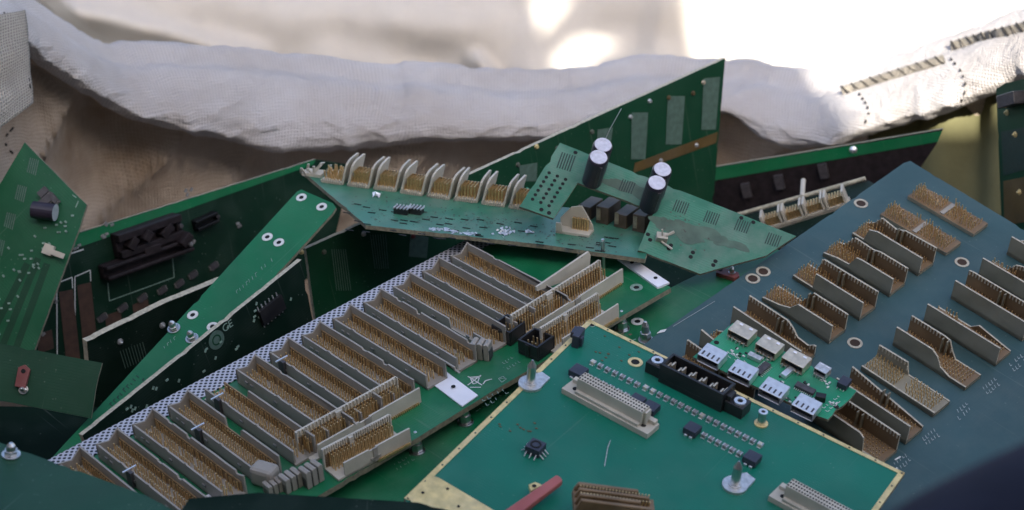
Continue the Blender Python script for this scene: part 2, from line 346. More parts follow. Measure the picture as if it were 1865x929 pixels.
class Board:
    """a flat board lying on the plane through three sighted points; local x,y in the plane, z out of its face"""
    def __init__(s, p0, p1, p2, name=None, label=None, group=None, cat='circuit board'):
        a, b, c = camvec(*p0), camvec(*p1), camvec(*p2)
        s.u = (b - a).normalized(); n = s.u.cross(c - a).normalized()
        if n.dot(a) > 0: n = -n
        s.n = n; s.v = n.cross(s.u); s.o = a
        U, V, N = (RT * w.x - UPV * w.y + FW * w.z for w in (s.u, s.v, s.n)); O = toworld(a)
        s.M = Matrix(((U.x, V.x, N.x, O.x), (U.y, V.y, N.y, O.y), (U.z, V.z, N.z, O.z), (0, 0, 0, 1)))
        s.root = bpy.data.objects.new(name or 'circuit_board', None); COL.objects.link(s.root)
        s.root.matrix_world = s.M; s.root.empty_display_size = 0.02
        if label: tag(s.root, label, cat, group)
    def L(s, px, py, h=0.0):
        r = camvec(px, py, 1.0); k = (s.n.dot(s.o) + h) / s.n.dot(r); d = r * k - s.o
        return (d.dot(s.u), d.dot(s.v))
    def place(s, pA, pB, h=0.0):
        a, b = s.L(*pA, h), s.L(*pB, h)
        return (a[0], a[1], math.atan2(b[1] - a[1], b[0] - a[0])), math.hypot(b[0] - a[0], b[1] - a[1])
    def panel(s, outline, matname, thick=0.0022, name='laminate', edge='laminate_edge'):
        s.thick = thick
        P = [s.L(*p) for p in outline]; Q = []; rg = random.Random(len(outline) * 31 + int(abs(P[0][0]) * 1e5))
        cx_ = sum(p[0] for p in P) / len(P); cy_ = sum(p[1] for p in P) / len(P)
        for k, p in enumerate(P):
            q = P[(k + 1) % len(P)]; l = math.hypot(q[0] - p[0], q[1] - p[1]); n = max(1, int(l / .0035))
            for j in range(n):
                t_ = j / n; x_ = p[0] + (q[0] - p[0]) * t_; y_ = p[1] + (q[1] - p[1]) * t_
                if j:
                    w_ = rg.uniform(0, .00022) + (rg.uniform(.0004, .0011) if rg.random() < .06 else 0); d_ = math.hypot(cx_ - x_, cy_ - y_) or 1
                    x_ += (cx_ - x_) / d_ * w_; y_ += (cy_ - y_) / d_ * w_
                Q.append((x_, y_))
        m = MB(); m.prism(Q, -thick, 0, 0, 1)
        return m.build(name, [matname, edge], s.root)
    def quad(s, pxs, matname, name, z=0.00012, h=0.0002):
        m = MB(); m.prism([s.L(*p) for p in pxs], z, z + h, 0)
        return m.build(name, matname, s.root)
    def hole(s, px, py, r_in, r_out, ringmat='white_print', name='mounting_hole', inner='hole_dark'):
        x, y = s.L(px, py); m = MB()
        if r_out > r_in: m.ring(x, y, r_in, r_out, 0.00005, 0.0003, 0, 24)
        m.cyl(x, y, -0.0001, 0.00015, r_in, 1, 18)
        return m.build(name, [ringmat, inner], s.root)
    def screw(s, px, py, r=0.0026, h=0.0035, name='screw', matname='steel'):
        x, y = s.L(px, py); m = MB()
        m.cyl(x, y, 0, 0.0008, r * 1.35, 0, 20)
        m.cyl(x, y, 0.0008, h * 0.55, r, 0, 6)
        m.cyl(x, y, h * 0.55, h, r * 0.72, 0, 16, r2=r * 0.62)
        m.cyl(x, y, h, h * 1.25, r * 0.62, 0, 16, r2=r * 0.25)
        return m.build(name, matname, s.root, bevel=0.0002)

def copy_tree(o, parent):
    c = o.copy(); COL.objects.link(c); c.parent = parent
    for ch in list(o.children):
        d = ch.copy(); COL.objects.link(d); d.parent = c
    return c

# ------------------------------------------------------------------ the place: ground, added shade caster, bags
def structure(o): o['kind'] = 'structure'; return o
m = MB(); m.box(-60, 60, -60, 60, -0.3, 0); structure(m.build('ground', 'earth'))

# added unseen panel behind the camera, shaped for its shadow and the sun patches
def along_sun(P, y):                      # where the ray from P towards the sun crosses the plane y = const
    k = (y - P.y) / to_sun.y
    return P + to_sun * k
YW = -0.55
def shade_pt(px, py, z):
    q = along_sun(at(px, py, z), YW); return (q.x, q.z)
e0 = shade_pt(1278, 95, 1.62)
e1 = shade_pt(1566, 200, 1.27)
step = shade_pt(1860, 165, 1.21)[1] - 0.012
outline = [(-1.1, 0.0), (2.2, 0.0), (2.2, step), (e1[0] + 0.001, step), (e0[0] + 0.002, (e0[1] + step) / 2), (e0[0], e0[1] - 0.02), (e0[0] - 0.012, e0[1] + 0.06), (e0[0] - 0.02, 2.62), (-1.1, 2.62)]
hole = [shade_pt(x, y, 1.62) for x, y in ((1003, 122), (1012, 92), (1032, 62), (1062, 38), (1095, 36), (1128, 44), (1147, 62), (1146, 76), (1115, 82), (1088, 90), (1078, 112), (1058, 132), (1030, 142))]
hole2 = [shade_pt(x, y, 1.62) for x, y in ((968, -40), (1050, -40), (1036, 0), (1008, 34), (985, 60), (975, 20))]
import bmesh
bm = bmesh.new()
def loop(pts):
    vs = [bm.verts.new((p[0], YW, p[1])) for p in pts]
    return [bm.edges.new((vs[i], vs[(i + 1) % len(vs)])) for i in range(len(vs))]
edges = loop(outline) + loop(hole) + loop(hole2)
bmesh.ops.triangle_fill(bm, use_beauty=True, use_dissolve=False, edges=edges)
ret = bmesh.ops.extrude_face_region(bm, geom=list(bm.faces))
for v in ret['geom']:
    if isinstance(v, bmesh.types.BMVert): v.co.y -= 0.02
me = bpy.data.meshes.new('shade_caster'); bm.to_mesh(me); bm.free(); me.materials.append(MATS['caster_grey'])
ow = bpy.data.objects.new('shade_caster', me); COL.objects.link(ow)
tag(ow, 'unseen panel added behind the camera to shade the boards, with openings for sun patches', 'wall')

# ---- bulk bag
def cr(a, b, c, d, t):
    return 0.5 * ((2 * b) + (c - a) * t + (2 * a - 5 * b + 4 * c - d) * t * t + (3 * b - a - 3 * c + d) * t ** 3)
cols = []     # (top point, bottom point)
for xt, yt, xb, yb, z in ((-260, 10, -260, 190, 0.98), (-110, -8, -100, 140, 1.05), (12, 4, 30, 78, 1.13), (65, 30, 80, 118, 1.17), (150, 86, 150, 160, 1.20), (205, 121, 215, 200, 1.225),
        (250, 128, 280, 223, 1.24), (400, 131, 405, 250, 1.27), (500, 142, 499, 274, 1.29), (600, 152, 599, 275, 1.30), (723, 168, 690, 267, 1.31),
        (763, 162, 770, 256, 1.315), (930, 172, 930, 254, 1.33), (1055, 170, 1055, 246, 1.335), (1105, 159, 1120, 232, 1.335), (1201, 150, 1215, 205, 1.335),
        (1321, 160, 1321, 204, 1.335), (1381, 161, 1390, 252, 1.33), (1471, 181, 1470, 268, 1.315), (1531, 174, 1520, 262, 1.30), (1591, 156, 1580, 240, 1.285),
        (1727, 104, 1700, 208, 1.245), (1865, 50, 1865, 146, 1.20), (2050, 5, 2050, 110, 1.12)):
    cols.append((at(xt, yt, z + 0.012), at(xb, yb, z)))
zr = 0.93
for x, y, dz in ((0.47, 0.72, 0.02), (0.47, 0.40, 0.04), (0.42, 0.20, 0.02), (0.2, 0.09, 0.0), (0.0, 0.07, 0.0), (-0.2, 0.09, 0.05), (-0.42, 0.2, 0.18), (-0.47, 0.42, 0.26), (-0.46, 0.70, 0.16)):  # off-frame rim; its left side is raised to block light
    cols.append((Vector((x, y, zr + dz + 0.035)), Vector((x, y, zr + dz))))
NC = len(cols); SUB = 22
CEN = Vector((0, 0.68, 0))
grid = []; uvs = []
arc = 0.0; prev = None
for i in range(NC):
    for k in range(SUB):
        t = k / SUB
        T = cr(cols[(i - 1) % NC][0], cols[i][0], cols[(i + 1) % NC][0], cols[(i + 2) % NC][0], t)
        Bt = cr(cols[(i - 1) % NC][1], cols[i][1], cols[(i + 1) % NC][1], cols[(i + 2) % NC][1], t)
        mid = (T + Bt) / 2; o = mid - CEN; o.z = 0; o.normalize()
        if prev is not None: arc += (mid - prev).length
        prev = mid
        hgt = (T - Bt).length
        sec = [Vector((Bt.x, Bt.y, 0.40)) + o * 0.03, Vector((Bt.x, Bt.y, 0.62)) + o * 0.03, Vector((Bt.x, Bt.y, Bt.z - 0.14)) + o * 0.034,
               Vector((Bt.x, Bt.y, Bt.z - 0.055)) + o * 0.044, Bt + o * 0.040 + Vector((0, 0, -0.006)), Bt + o * 0.010 + Vector((0, 0, -0.003)),
               Bt - o * 0.003 + Vector((0, 0, 0.003)), Bt * 0.75 + T * 0.25 - o * 0.010, mid - o * 0.012, Bt * 0.25 + T * 0.75 - o * 0.008, T, T + o * 0.016 + Vector((0, 0, 0.001)),
               T + o * 0.05 + Vector((0, 0, -0.005)), T + o * 0.075 + Vector((0, 0, -0.2)), Vector((T.x, T.y, 0.02)) + o * 0.08]
        row = []; rowuv = []
        seg = 6; h = 0.0
        for a in range(len(sec) - 1):
            for b in range(seg):
                q = cr(sec[max(a - 1, 0)], sec[a], sec[a + 1], sec[min(a + 2, len(sec) - 1)], b / seg)
                row.append(q)
        row.append(sec[-1])
        for a, q in enumerate(row):
            if a: h += (row[a] - row[a - 1]).length
            rowuv.append((arc, h))
        for a, q in enumerate(row):
            w = noise.fractal(Vector((q.x * 16, q.y * 16, q.z * 30)), 0.8, 2.1, 4) * 0.0026
            w += noise.noise(Vector((arc * 40, rowuv[a][1] * 8, 3))) * 0.0018
            if a < 29:
                k_ = min(1, (29 - a) / 6); w += k_ * (0.016 * noise.noise(Vector((arc * 9 + rowuv[a][1] * 6, rowuv[a][1] * 2, 21))) - 0.014 * (1 - abs(noise.noise(Vector((arc * 7 - rowuv[a][1] * 8, 4.5, 2))))) ** 5)
            if a < 24: w += noise.noise(Vector((arc * 14, rowuv[a][1] * 3, 9))) * 0.014
            if a >= 18:
                w -= 0.0015 * (1 - abs(noise.noise(Vector((q.x * 30, q.y * 30, q.z * 75 + 4))))) ** 8 + 0.0006 * (1 - abs(noise.noise(Vector((q.x * 80, q.y * 80, q.z * 150 + 8))))) ** 7
                q2 = Vector((arc * 11, rowuv[a][1] * 55 + 2 * noise.noise(Vector((arc * 9, 0, 5))), 1.7)); w -= 0.0016 * (1 - abs(noise.noise(q2))) ** 6
                w -= 0.0028 * max(0, 1 - abs(((arc + rowuv[a][1] * .5) * 7.5 + noise.noise(Vector((arc * 3, 1, 1)))) % 1 - .5) * 14)
            row[a] = q + o * w + Vector((0, 0, w * 0.5))
        grid.append(row); uvs.append(rowuv)
def sheet(name, grid, uvs, matname, parent=None, closed=False):
    nr = len(grid[0]); v = [tuple(p) for r_ in grid for p in r_]; f = []
    n = len(grid)
    for i in range(n if closed else n - 1):
        j = (i + 1) % n
        for a in range(nr - 1): f.append((i * nr + a, j * nr + a, j * nr + a + 1, i * nr + a + 1))
    me = bpy.data.meshes.new(name); me.from_pydata(v, [], f)
    uvl = me.uv_layers.new(name='UVMap'); fl = [q for r_ in uvs for q in r_]
    for lp in me.loops: uvl.data[lp.index].uv = fl[lp.vertex_index]
    me.polygons.foreach_set('use_smooth', [True] * len(me.polygons)); me.materials.append(MATS[matname]); me.update()
    ob = bpy.data.objects.new(name, me); COL.objects.link(ob)
    if parent: ob.parent = parent
    return ob
bag = bpy.data.objects.new('bulk_bag', None); COL.objects.link(bag)
tag(bag, 'white woven bulk bag with rolled down rim that holds all the circuit boards', 'bag')
sheet('bag_inner_wall', [r_[:31] for r_ in grid], [r_[:31] for r_ in uvs], 'warm_bounce_woven', bag, True)  # inner face of the bag wall, tinted for warm bounce
sheet('rolled_rim', [r_[30:] for r_ in grid], [r_[30:] for r_ in uvs], 'white_woven', bag, True)
m = MB(); m.box(-0.46, 0.46, 0.14, 1.2, 0.40, 0.41); m.build('bag_floor', 'white_woven', bag)

def patch(pxs, nu, nv, fn=None):
    """bilinear patch from four sighted corners (px,py,depth): tl,tr,br,bl"""
    c = [at(*p) for p in pxs]; g = []; uv = []
    wu = (c[1] - c[0]).length; hv = (c[3] - c[0]).length
    nrm = (c[1] - c[0]).cross(c[3] - c[0]).normalized()
    if nrm.dot(CAM - c[0]) < 0: nrm = -nrm
    for i in range(nu + 1):
        s = i / nu; r_ = []; ru = []
        for j in range(nv + 1):
            t = j / nv
            p = (c[0] * (1 - s) + c[1] * s) * (1 - t) + (c[3] * (1 - s) + c[2] * s) * t
            if fn: p = p + nrm * fn(s, t)
            r_.append(p); ru.append((s * wu, t * hv))
        g.append(r_); uv.append(ru)
    return g, uv
# added panel at the right end of the bag, olive standing in for transmitted light
mat('olive_light_cloth', (0.125, 0.12, 0.06), 0.8, var=0.2, scale=20, bump=0.3, bscale=200, spec=0.2)
g, uv = patch([(1585, 232, 1.315), (1890, 130, 1.235), (1890, 520, 1.20), (1600, 520, 1.28)], 40, 30, lambda s, t: 0.006 * math.sin(s * 17 + t * 2) + 0.006 * noise.noise(Vector((s * 5, t * 3, 7))))
so = sheet('olive_light_panel', g, uv, 'olive_light_cloth', bag)
sd = so.modifiers.new('thickness', 'SOLIDIFY'); sd.thickness = 0.002
# woven lifting strap on the left
g, uv = patch([(-150, 60, 1.02), (38, 22, 1.105), (52, 190, 1.075), (-150, 330, 1.0)], 24, 24, lambda s, t: 0.008 * math.sin(s * 3) + 0.003 * noise.noise(Vector((s * 4, t * 4, 1))))
so = sheet('lifting_strap', g, uv, 'strap_webbing', bag)
sd = so.modifiers.new('thickness', 'SOLIDIFY'); sd.thickness = 0.0025; sd.offset = -1
def stitches(name, pts, parent, step=0.006, r=0.00055, duty=0.62):
    """dashed dark thread lying along sighted points"""
    P = [at(*p) for p in pts]; m = MB()
    for a in range(len(P) - 1):
        d = P[a + 1] - P[a]; L_ = d.length; n = max(1, round(L_ / step))
        for k in range(n):
            j = random.uniform(-.06, .06)
            q0 = P[a] + d * ((k + 0.1 + j) / n); q1 = P[a] + d * ((k + 0.1 + duty + j) / n)
            m.tube([q0, (q0 + q1) / 2 - FW * 0.0005, q1], r, 0, 5)
    return m.build(name, 'stitch_thread', parent)
stitches('stitching', [(38, 40, 1.100), (46, 90, 1.092), (52, 140, 1.08), (56, 165, 1.074)], so)
stitches('stitching', [(6, 22, 1.108), (30, 40, 1.104)], so)
from mathutils.bvhtree import BVHTree
_v = [p for r_ in grid for p in r_]; _n = len(grid[0]); _f = []
for i in range(len(grid)):
    j = (i + 1) % len(grid)
    for a in range(_n - 1): _f.append((i * _n + a, j * _n + a, j * _n + a + 1, i * _n + a + 1))
BAGT = BVHTree.FromPolygons(_v, _f)
def on_bag(px, py, off=0.001):
    d = (at(px, py, 1.0) - CAM).normalized()
    h = BAGT.ray_cast(CAM, d)
    if h[0] is None: return at(px, py, 1.28)
    nn = h[1] if h[1].dot(d) < 0 else -h[1]
    return h[0] + nn * off
def bag_stitches(name, pts, parent, step=0.0065, r=0.0007, duty=0.6, jit=0.0):
    P = []
    for a in range(len(pts) - 1):
        n = max(2, int(math.hypot(pts[a + 1][0] - pts[a][0], pts[a + 1][1] - pts[a][1]) / 3))
        for k in range(n): P.append((pts[a][0] + (pts[a + 1][0] - pts[a][0]) * k / n, pts[a][1] + (pts[a + 1][1] - pts[a][1]) * k / n))
    P.append(pts[-1]); Q = [on_bag(*p) for p in P]
    m = MB(); run = 0.0; cur = []
    for a in range(len(Q) - 1):
        seg = (Q[a + 1] - Q[a]).length
        if seg > 0.03: cur = []; continue
        ph = (run % step) / step
        if ph < duty: cur.append(Q[a])
        else:
            if len(cur) > 1: m.tube(cur, r, 0, 5)
            cur = []
        run += seg
    if len(cur) > 1: m.tube(cur, r, 0, 5)
    return m.build(name, 'stitch_thread', parent) if m.v else None
bag_stitches('stitching', [(22, 232), (10, 246), (8, 262), (14, 272), (24, 282)], bag)
bag_stitches('stitching', [(1566, 172), (1580, 192), (1584, 206), (1578, 222), (1570, 236)], bag)
bag_stitches('stitching', [(1733, 108), (1750, 128), (1760, 150), (1758, 170), (1750, 186)], bag)
bag_stitches('stitching', [(1812, 190), (1805, 230), (1790, 290), (1778, 340)], bag)
def braid(name, pA, pB, w=0.0070):
    n = 40; Q = [on_bag(pA[0] + (pB[0] - pA[0]) * k / n, pA[1] + (pB[1] - pA[1]) * k / n, 0.002) for k in range(n + 1)]
    m = MB(); d0 = (Q[-1] - Q[0]).normalized(); side = d0.cross(FW).normalized()
    tot = 0.0
    for k in range(n):
        a, b = Q[k], Q[k + 1]
        i = m.add([a + side * w * .5, b + side * w * .5, b - side * w * .5, a - side * w * .5, a + side * w * .3 - FW * .002, b + side * w * .3 - FW * .002, b - side * w * .3 - FW * .002, a - side * w * .3 - FW * .002])
        for q in ((4, 5, 6, 7), (0, 1, 5, 4), (3, 7, 6, 2), (0, 4, 7, 3), (1, 2, 6, 5)): m.face([i + z for z in q], 0)
    L_ = sum((Q[k + 1] - Q[k]).length for k in range(n)); kn = int(L_ / 0.0075)
    for k in range(kn):
        t0 = (k + .1) / kn * n; a = Q[int(t0)].lerp(Q[min(n, int(t0) + 1)], t0 % 1); b = a + d0 * 0.0055
        m.tube([a + side * w * .55 - FW * .002, (a + b) / 2 - FW * .0028 + side * random.uniform(-.001, .001), b - side * w * random.uniform(.2, .55) - FW * .002], random.uniform(.0003, .0006), 1, 5)
        m.tube([a - side * w * .6 - FW * .0012, b - side * w * .6 - FW * .0015], 0.0005, 1, 5)
    return m.build(name, ['strap_webbing', 'stitch_thread'], bag)
braid('seam_cord', (1534, 171), (1722, 112))
braid('seam_cord', (1734, 88), (1905, 44))

# ---- second bag standing behind
ridges = [((130, 20), (460, 108), 0.030, 26, 1), ((180, 75), (620, 190), -0.022, 40, 1), ((868, 112), (925, 182), 0.030, 16, 1), ((320, 0), (900, 60), 0.016, 60, 1),
          ((620, 60), (880, 140), -0.012, 45, 1), ((1210, -40), (1185, 200), 0.012, 26, 1), ((985, -40), (960, 200), 0.012, 34, 1), ((1290, 0), (1268, 200), -0.012, 30, 1), ((700, 0), (690, 150), 0.006, 60, 1)]
def seg_d(p, a, b):
    ax, ay = a; dx, dy = b[0] - ax, b[1] - ay; t = max(0, min(1, ((p[0] - ax) * dx + (p[1] - ay) * dy) / (dx * dx + dy * dy)))
    return math.hypot(p[0] - ax - t * dx, p[1] - ay - t * dy)
g = []; uv = []
for i in range(190):
    t = i / 189; r_ = []; ru = []
    for j in range(70):
        s = j / 69
        y = -260 + 640 * s
        xl = 70 + (y - 0) * 0.95 if y > -80 else -6
        x = xl + (2400 - xl) * t
        z = 1.62 + 0.10 * (s - 0.6) * -0.5
        for a, b, amp, wd, _ in ridges:
            d = seg_d((x, y), a, b); z -= amp * math.exp(-(d / wd) ** 2)
        z += 0.012 * noise.noise(Vector((x / 190, y / 120, 0.3))) + 0.004 * noise.noise(Vector((x / 45, y / 60, 2)))
        if t < 0.02: z += (0.02 - t) * 3
        p = at(x, y, z); r_.append(p); ru.append((x / FPX * 1.62, y / FPX * 1.62))
    g.append(r_); uv.append(ru)
o2 = sheet('bulk_bag', g, uv, 'white_sheet')
sd = o2.modifiers.new('thickness', 'SOLIDIFY'); sd.thickness = 0.002; sd.offset = 1
tag(o2, 'blurred pale cloth bag hanging behind the rolled rim, brightly sunlit at its right', 'bag')

# ---- dark cloth low in the right corner, close to the lens
cp = [(1520, 1070, .38), (1605, 992, .38), (1672, 938, .38), (1730, 908, .38), (1795, 878, .38), (1870, 842, .38), (1960, 800, .38), (2100, 745, .38)]
P = [at(*p) for p in cp]; g = []; uv = []
for i, p in enumerate(P):
    r_ = []; ru = []
    for j in range(17):
        a = R(100 - j * 12); q = p + UPV * (0.045 * (math.sin(a) - 1)) - FW * 0.045 * math.cos(a)
        q = q + FW * 0.006 * noise.noise(Vector((i * .8, j * .35, 1)))
        r_.append(q); ru.append((i * .03, j * .01))
    g.append(r_); uv.append(ru)
o3 = sheet('cloth_fold', g, uv, 'navy_cloth')
sd = o3.modifiers.new('subd', 'SUBSURF'); sd.levels = 2; sd.render_levels = 2
sd = o3.modifiers.new('thickness', 'SOLIDIFY'); sd.thickness = 0.003
tag(o3, 'blurred dark navy cloth fold filling the lower right corner', 'cloth')

# ------------------------------------------------------------------ connector shapes (X along, Y from front wall to back wall, Z up)
def pin_mesh(L_, W_, h, rows, step, x0=0.003, x1=None, y0=0.003, y1=None, keep=1.0, lean=0.0, r=0.00028, z0=0.0012, rng=None):
    rng = rng or random.Random(3); m = MB(); x1 = x1 or L_ - 0.003; y1 = y1 or W_ - 0.003
    n = int((x1 - x0) / step)
    for a in range(n + 1):
        for b in range(rows):
            if rng.random() > keep: continue
            hh = h(a / max(1, n), b / max(1, rows - 1)) if callable(h) else h
            if hh <= 0: continue
            m.spike(x0 + a * step, y0 + (y1 - y0) * b / max(1, rows - 1), z0, hh, r, 0, (rng.gauss(0, lean), rng.gauss(0, lean)))
    return m
def shroud_grey(L_=0.0753, W_=0.0128, ht=0.0114, hf=0.0084, back=None, front=None, endwall=True, key=0.24):
    """grey two walled pin shroud of the backplane"""
    m = MB()
    m.box(0, L_, 0, W_, 0, 0.0012, 0)
    t = 0.0009
    m.wall(back or [(0, 0), (L_, 0), (L_, ht), (0.0, ht)], W_ - t, W_, 0, None)
    if front is None:
        k = key * L_
        front = [(0.002, 0), (L_ - .001, 0), (L_ - .001, hf), (L_ * .62, hf), (L_ * .61, hf + .0006), (L_ * .595, hf + .0006), (L_ * .585, hf), (k + .004, hf), (k + .0035, hf + .0004), (k + .0012, hf + .0008), (k, hf), (0.002, hf)]
    m.wall(front, 0, t, 0)
    if endwall:
        i = m.add([(0, 0, 0), (0, W_, 0), (0, W_, ht), (0, W_ * .55, ht * .58), (0, 0, hf), (t, 0, 0), (t, W_, 0), (t, W_, ht), (t, W_ * .55, ht * .58), (t, 0, hf)])
        m.face((i + 4, i + 3, i + 2, i + 1, i), 0); m.face((i + 5, i + 6, i + 7, i + 8, i + 9), 0)
        for a, b in ((2, 3), (3, 4)): m.face((i + a, i + b, i + b + 5, i + a + 5), 0)
    # outer ribs on the front wall
    for s in (0.10, 0.16, 0.42, 0.78): m.box(s * L_, s * L_ + .0025, -0.0006, 0, hf * .45, hf * .6, 1)
    return m
def clip_grey():
    m = MB(); m.box(0, 0.0045, -0.0016, 0.0002, 0.001, 0.0094, 0); m.box(0.001, 0.0018, -0.0038, 0.0036, 0.0094, 0.0100, 1); return m

# ------------------------------------------------------------------ A: main backplane
A = Board((85, 840, .8621), (850, 437, 1.0103), (761, 799, .8601), 'backplane_board', 'long green backplane board with grey pin connectors and a drilled silver edge strip')
A.panel([(40, 864), (85, 840), (850, 437), (905, 405), (960, 340), (1222, 524), (900, 711), (761, 797), (500, 950), (330, 1030)], 'green_board', 0.003)
dx = 0.02032
x0, y0 = A.L(147, 814, 0.011)
ws = 0.0105
ye = A.L(400, 674)[1]
m = MB(); m.prism([(-0.02, ye - 0.0003), (0.30, ye - 0.0003), (0.30, ye - ws - 0.003), (-0.02, ye - ws - 0.003)], 0.0001, 0.0006, 0)
m.build('edge_strip', 'drilled_strip', A.root)
L0 = 0.0753
kinds = {}
def grey_proto(name, kw, pk):
    pm = pin_mesh(L0, 0.0128, 0.0062, 3, 0.0021, 0.004, L0 - .003, 0.0042, 0.0106, **pk)
    o = shroud_grey(**kw).build('pin_connector', ['grey_plastic', 'chip_top'], A.root)
    pm.build('pins', 'gold_pin', o)
    b = MB(); b.box(0.002, L0 - .002, 0.0112, 0.0118, 0.0012, 0.0066, 0); b.build('pin_backing', 'pin_tan', o)
    clip_grey().build('keying_clip', ['chip_dark', 'bright_tin'], o, loc=(L0 * .30, 0, 0))
    return o
full = grey_proto('pin_connector', {}, {})
t_ = 0.011
br1 = grey_proto('pin_connector', dict(back=[(0, 0), (L0, 0), (L0, t_), (L0 * .62, t_), (L0 * .60, t_ * .9), (L0 * .57, 0.0015), (L0 * .44, 0.0015), (L0 * .43, t_ * .8), (L0 * .425, t_), (0, t_)]), {})
br2 = grey_proto('pin_connector', dict(back=[(0, 0), (L0, 0), (L0, t_), (L0 * .30, t_), (L0 * .26, 0.0015), (0, 0.0015)], endwall=False), dict(lean=.0002))
br3 = grey_proto('pin_connector', dict(front=[(0, 0), (L0, 0), (L0, .0084), (L0 * .85, .0084), (L0 * .84, .003), (L0 * .62, .003), (L0 * .60, .0084), (0, .0084)]), {})
def nicked(seed):
    rg = random.Random(seed); x = 0.0; pr = []
    while x < L0 - .004:
        pr.append((x, t_ + rg.uniform(-.0003, .0002))); x += rg.uniform(.006, .014)
        if rg.random() < .35: d_ = rg.uniform(.0008, .0028); pr += [(x, t_), (x + .0008, t_ - d_), (x + rg.uniform(.0015, .004), t_ - d_ * .8)]; x = pr[-1][0] + .0008
    pr.append((L0, t_)); return [(0, 0), (L0, 0)] + pr[::-1]
vr = [grey_proto('pin_connector', dict(back=nicked(k), key=.2 + .08 * k), dict(lean=.00025, keep=.93, rng=random.Random(k))) for k in range(4)]
place = {-1: vr[0], 1: vr[1], 2: vr[2], 5: vr[3], 3: br1, 4: br2, 7: vr[1], 8: vr[0], 9: vr[2], 10: br3, 12: vr[3]}
used = set()
for i in range(-2, 13):
    src = place.get(i, full)
    if src.name in used: o = copy_tree(src, A.root)
    else: o = src; used.add(src.name)
    for ch in o.children:
        if ch.name.startswith('keying'):
            if i > 6 or i in (5, 2): bpy.data.objects.remove(ch)
            else: ch.location.x = L0 * {-2: .3, -1: .35, 0: .42, 1: .38, 3: .34, 4: .16, 6: .13}.get(i, .25)
    o.location = (x0 + i * dx - 0.0128, y0 + random.uniform(-.0004, .0004), 0.0002); o.rotation_euler.z = -math.pi / 2 + random.uniform(-.006, .006)
# the shorter pairs of connectors running along the board
def pci(px0, px1, ht=0.012, hf=0.0085, W_=0.0125):
    (ox, oy, an), L_ = A.place(px0, px1, ht)
    m = MB(); t = .0009
    m.box(0, L_, 0, W_, 0, .0012, 0)
    xs = [(0, 0), (L_ * .96, 0), (L_ * .96, ht * 1.02), (L_ * .9, ht)]; m.wall(xs + [(0, ht)], W_ - t, W_, 0)
    n = 30
    for k in range(n + 1):
        if 10 < k < 13: continue
        m.box(L_ * .955 * k / n, L_ * .955 * k / n + .0007, W_ - t - .0007, W_ - t, .0012, ht * 1.0, 0)
    m.box(L_ * .36, L_ * .42, W_ - t - .0016, W_ - t, 0, ht * .98, 0)
    m.wall([(0.004, 0), (L_ * 1.04, 0), (L_ * 1.04, hf * 1.02), (L_ * .55, hf), (L_ * .54, hf * .9), (L_ * .46, hf * .9), (L_ * .45, hf), (0.004, hf)], 0, t, 0)
    m.box(L_ * .50, L_ * .56, -.0007, 0, .001, hf, 1); m.box(L_ * .46, L_ * .60, -.0007, 0, .002, .0035, 1)
    for k in range(26): m.box(L_ * (.55 + .018 * k), L_ * (.55 + .018 * k) + .0005, -.0012, 0, 0, .0011, 2)
    o = m.build('pin_connector', ['ivory_plastic', 'grey_plastic', 'gold_pin'], A.root, loc=(ox + math.sin(an) * W_, oy - math.cos(an) * W_, 0.0002), rz=an)
    p = pin_mesh(L_, W_, ht * .8, 3, .00195, .003, L_ - .004, .0065, W_ - .0022); p.build('pins', 'gold_pin', o)
    b = MB(); b.box(.001, L_ * .94, W_ - .0016, W_ - .0010, .0012, ht * .72, 0); b.build('pin_backing', 'brown_plastic', o)
    return o
pci((536, 787), (727, 682)); pci((584, 818), (712, 752))
pci((928, 574), (1096, 470)); pci((982, 597), (1090, 531))
# loose pale cover strip standing behind the far pair
(ox, oy, an), L_ = A.place((988, 528), (1083, 466), 0.014)
m = MB(); m.wall([(0, 0.011), (L_, .0015), (L_ * 1.03, .012), (L_, .0145), (0, .0135)], .004, .0052, 0); m.build('cover_strip', 'ivory_plastic', A.root, loc=(ox, oy, .0005), rz=an)
for q in ([(769, 687), (800, 669), (871, 722), (842, 742)], [(1124, 474), (1146, 470), (1219, 518), (1198, 527)], [(360, 914), (388, 897), (450, 945), (420, 960)]):
    A.quad(q, 'white_patch', 'white_panel', h=0.0006 if q[0][0] < 1000 else .0012)
for px, py in ((826, 708), (1151, 482), (1194, 510), (388, 919)): A.hole(px, py, .0011, .0011, name='patch_hole').location.z = .0014
for px, py in ((836, 660), (1159, 524), (424, 893)): A.hole(px, py, .0016, .0034, 'faint_print')
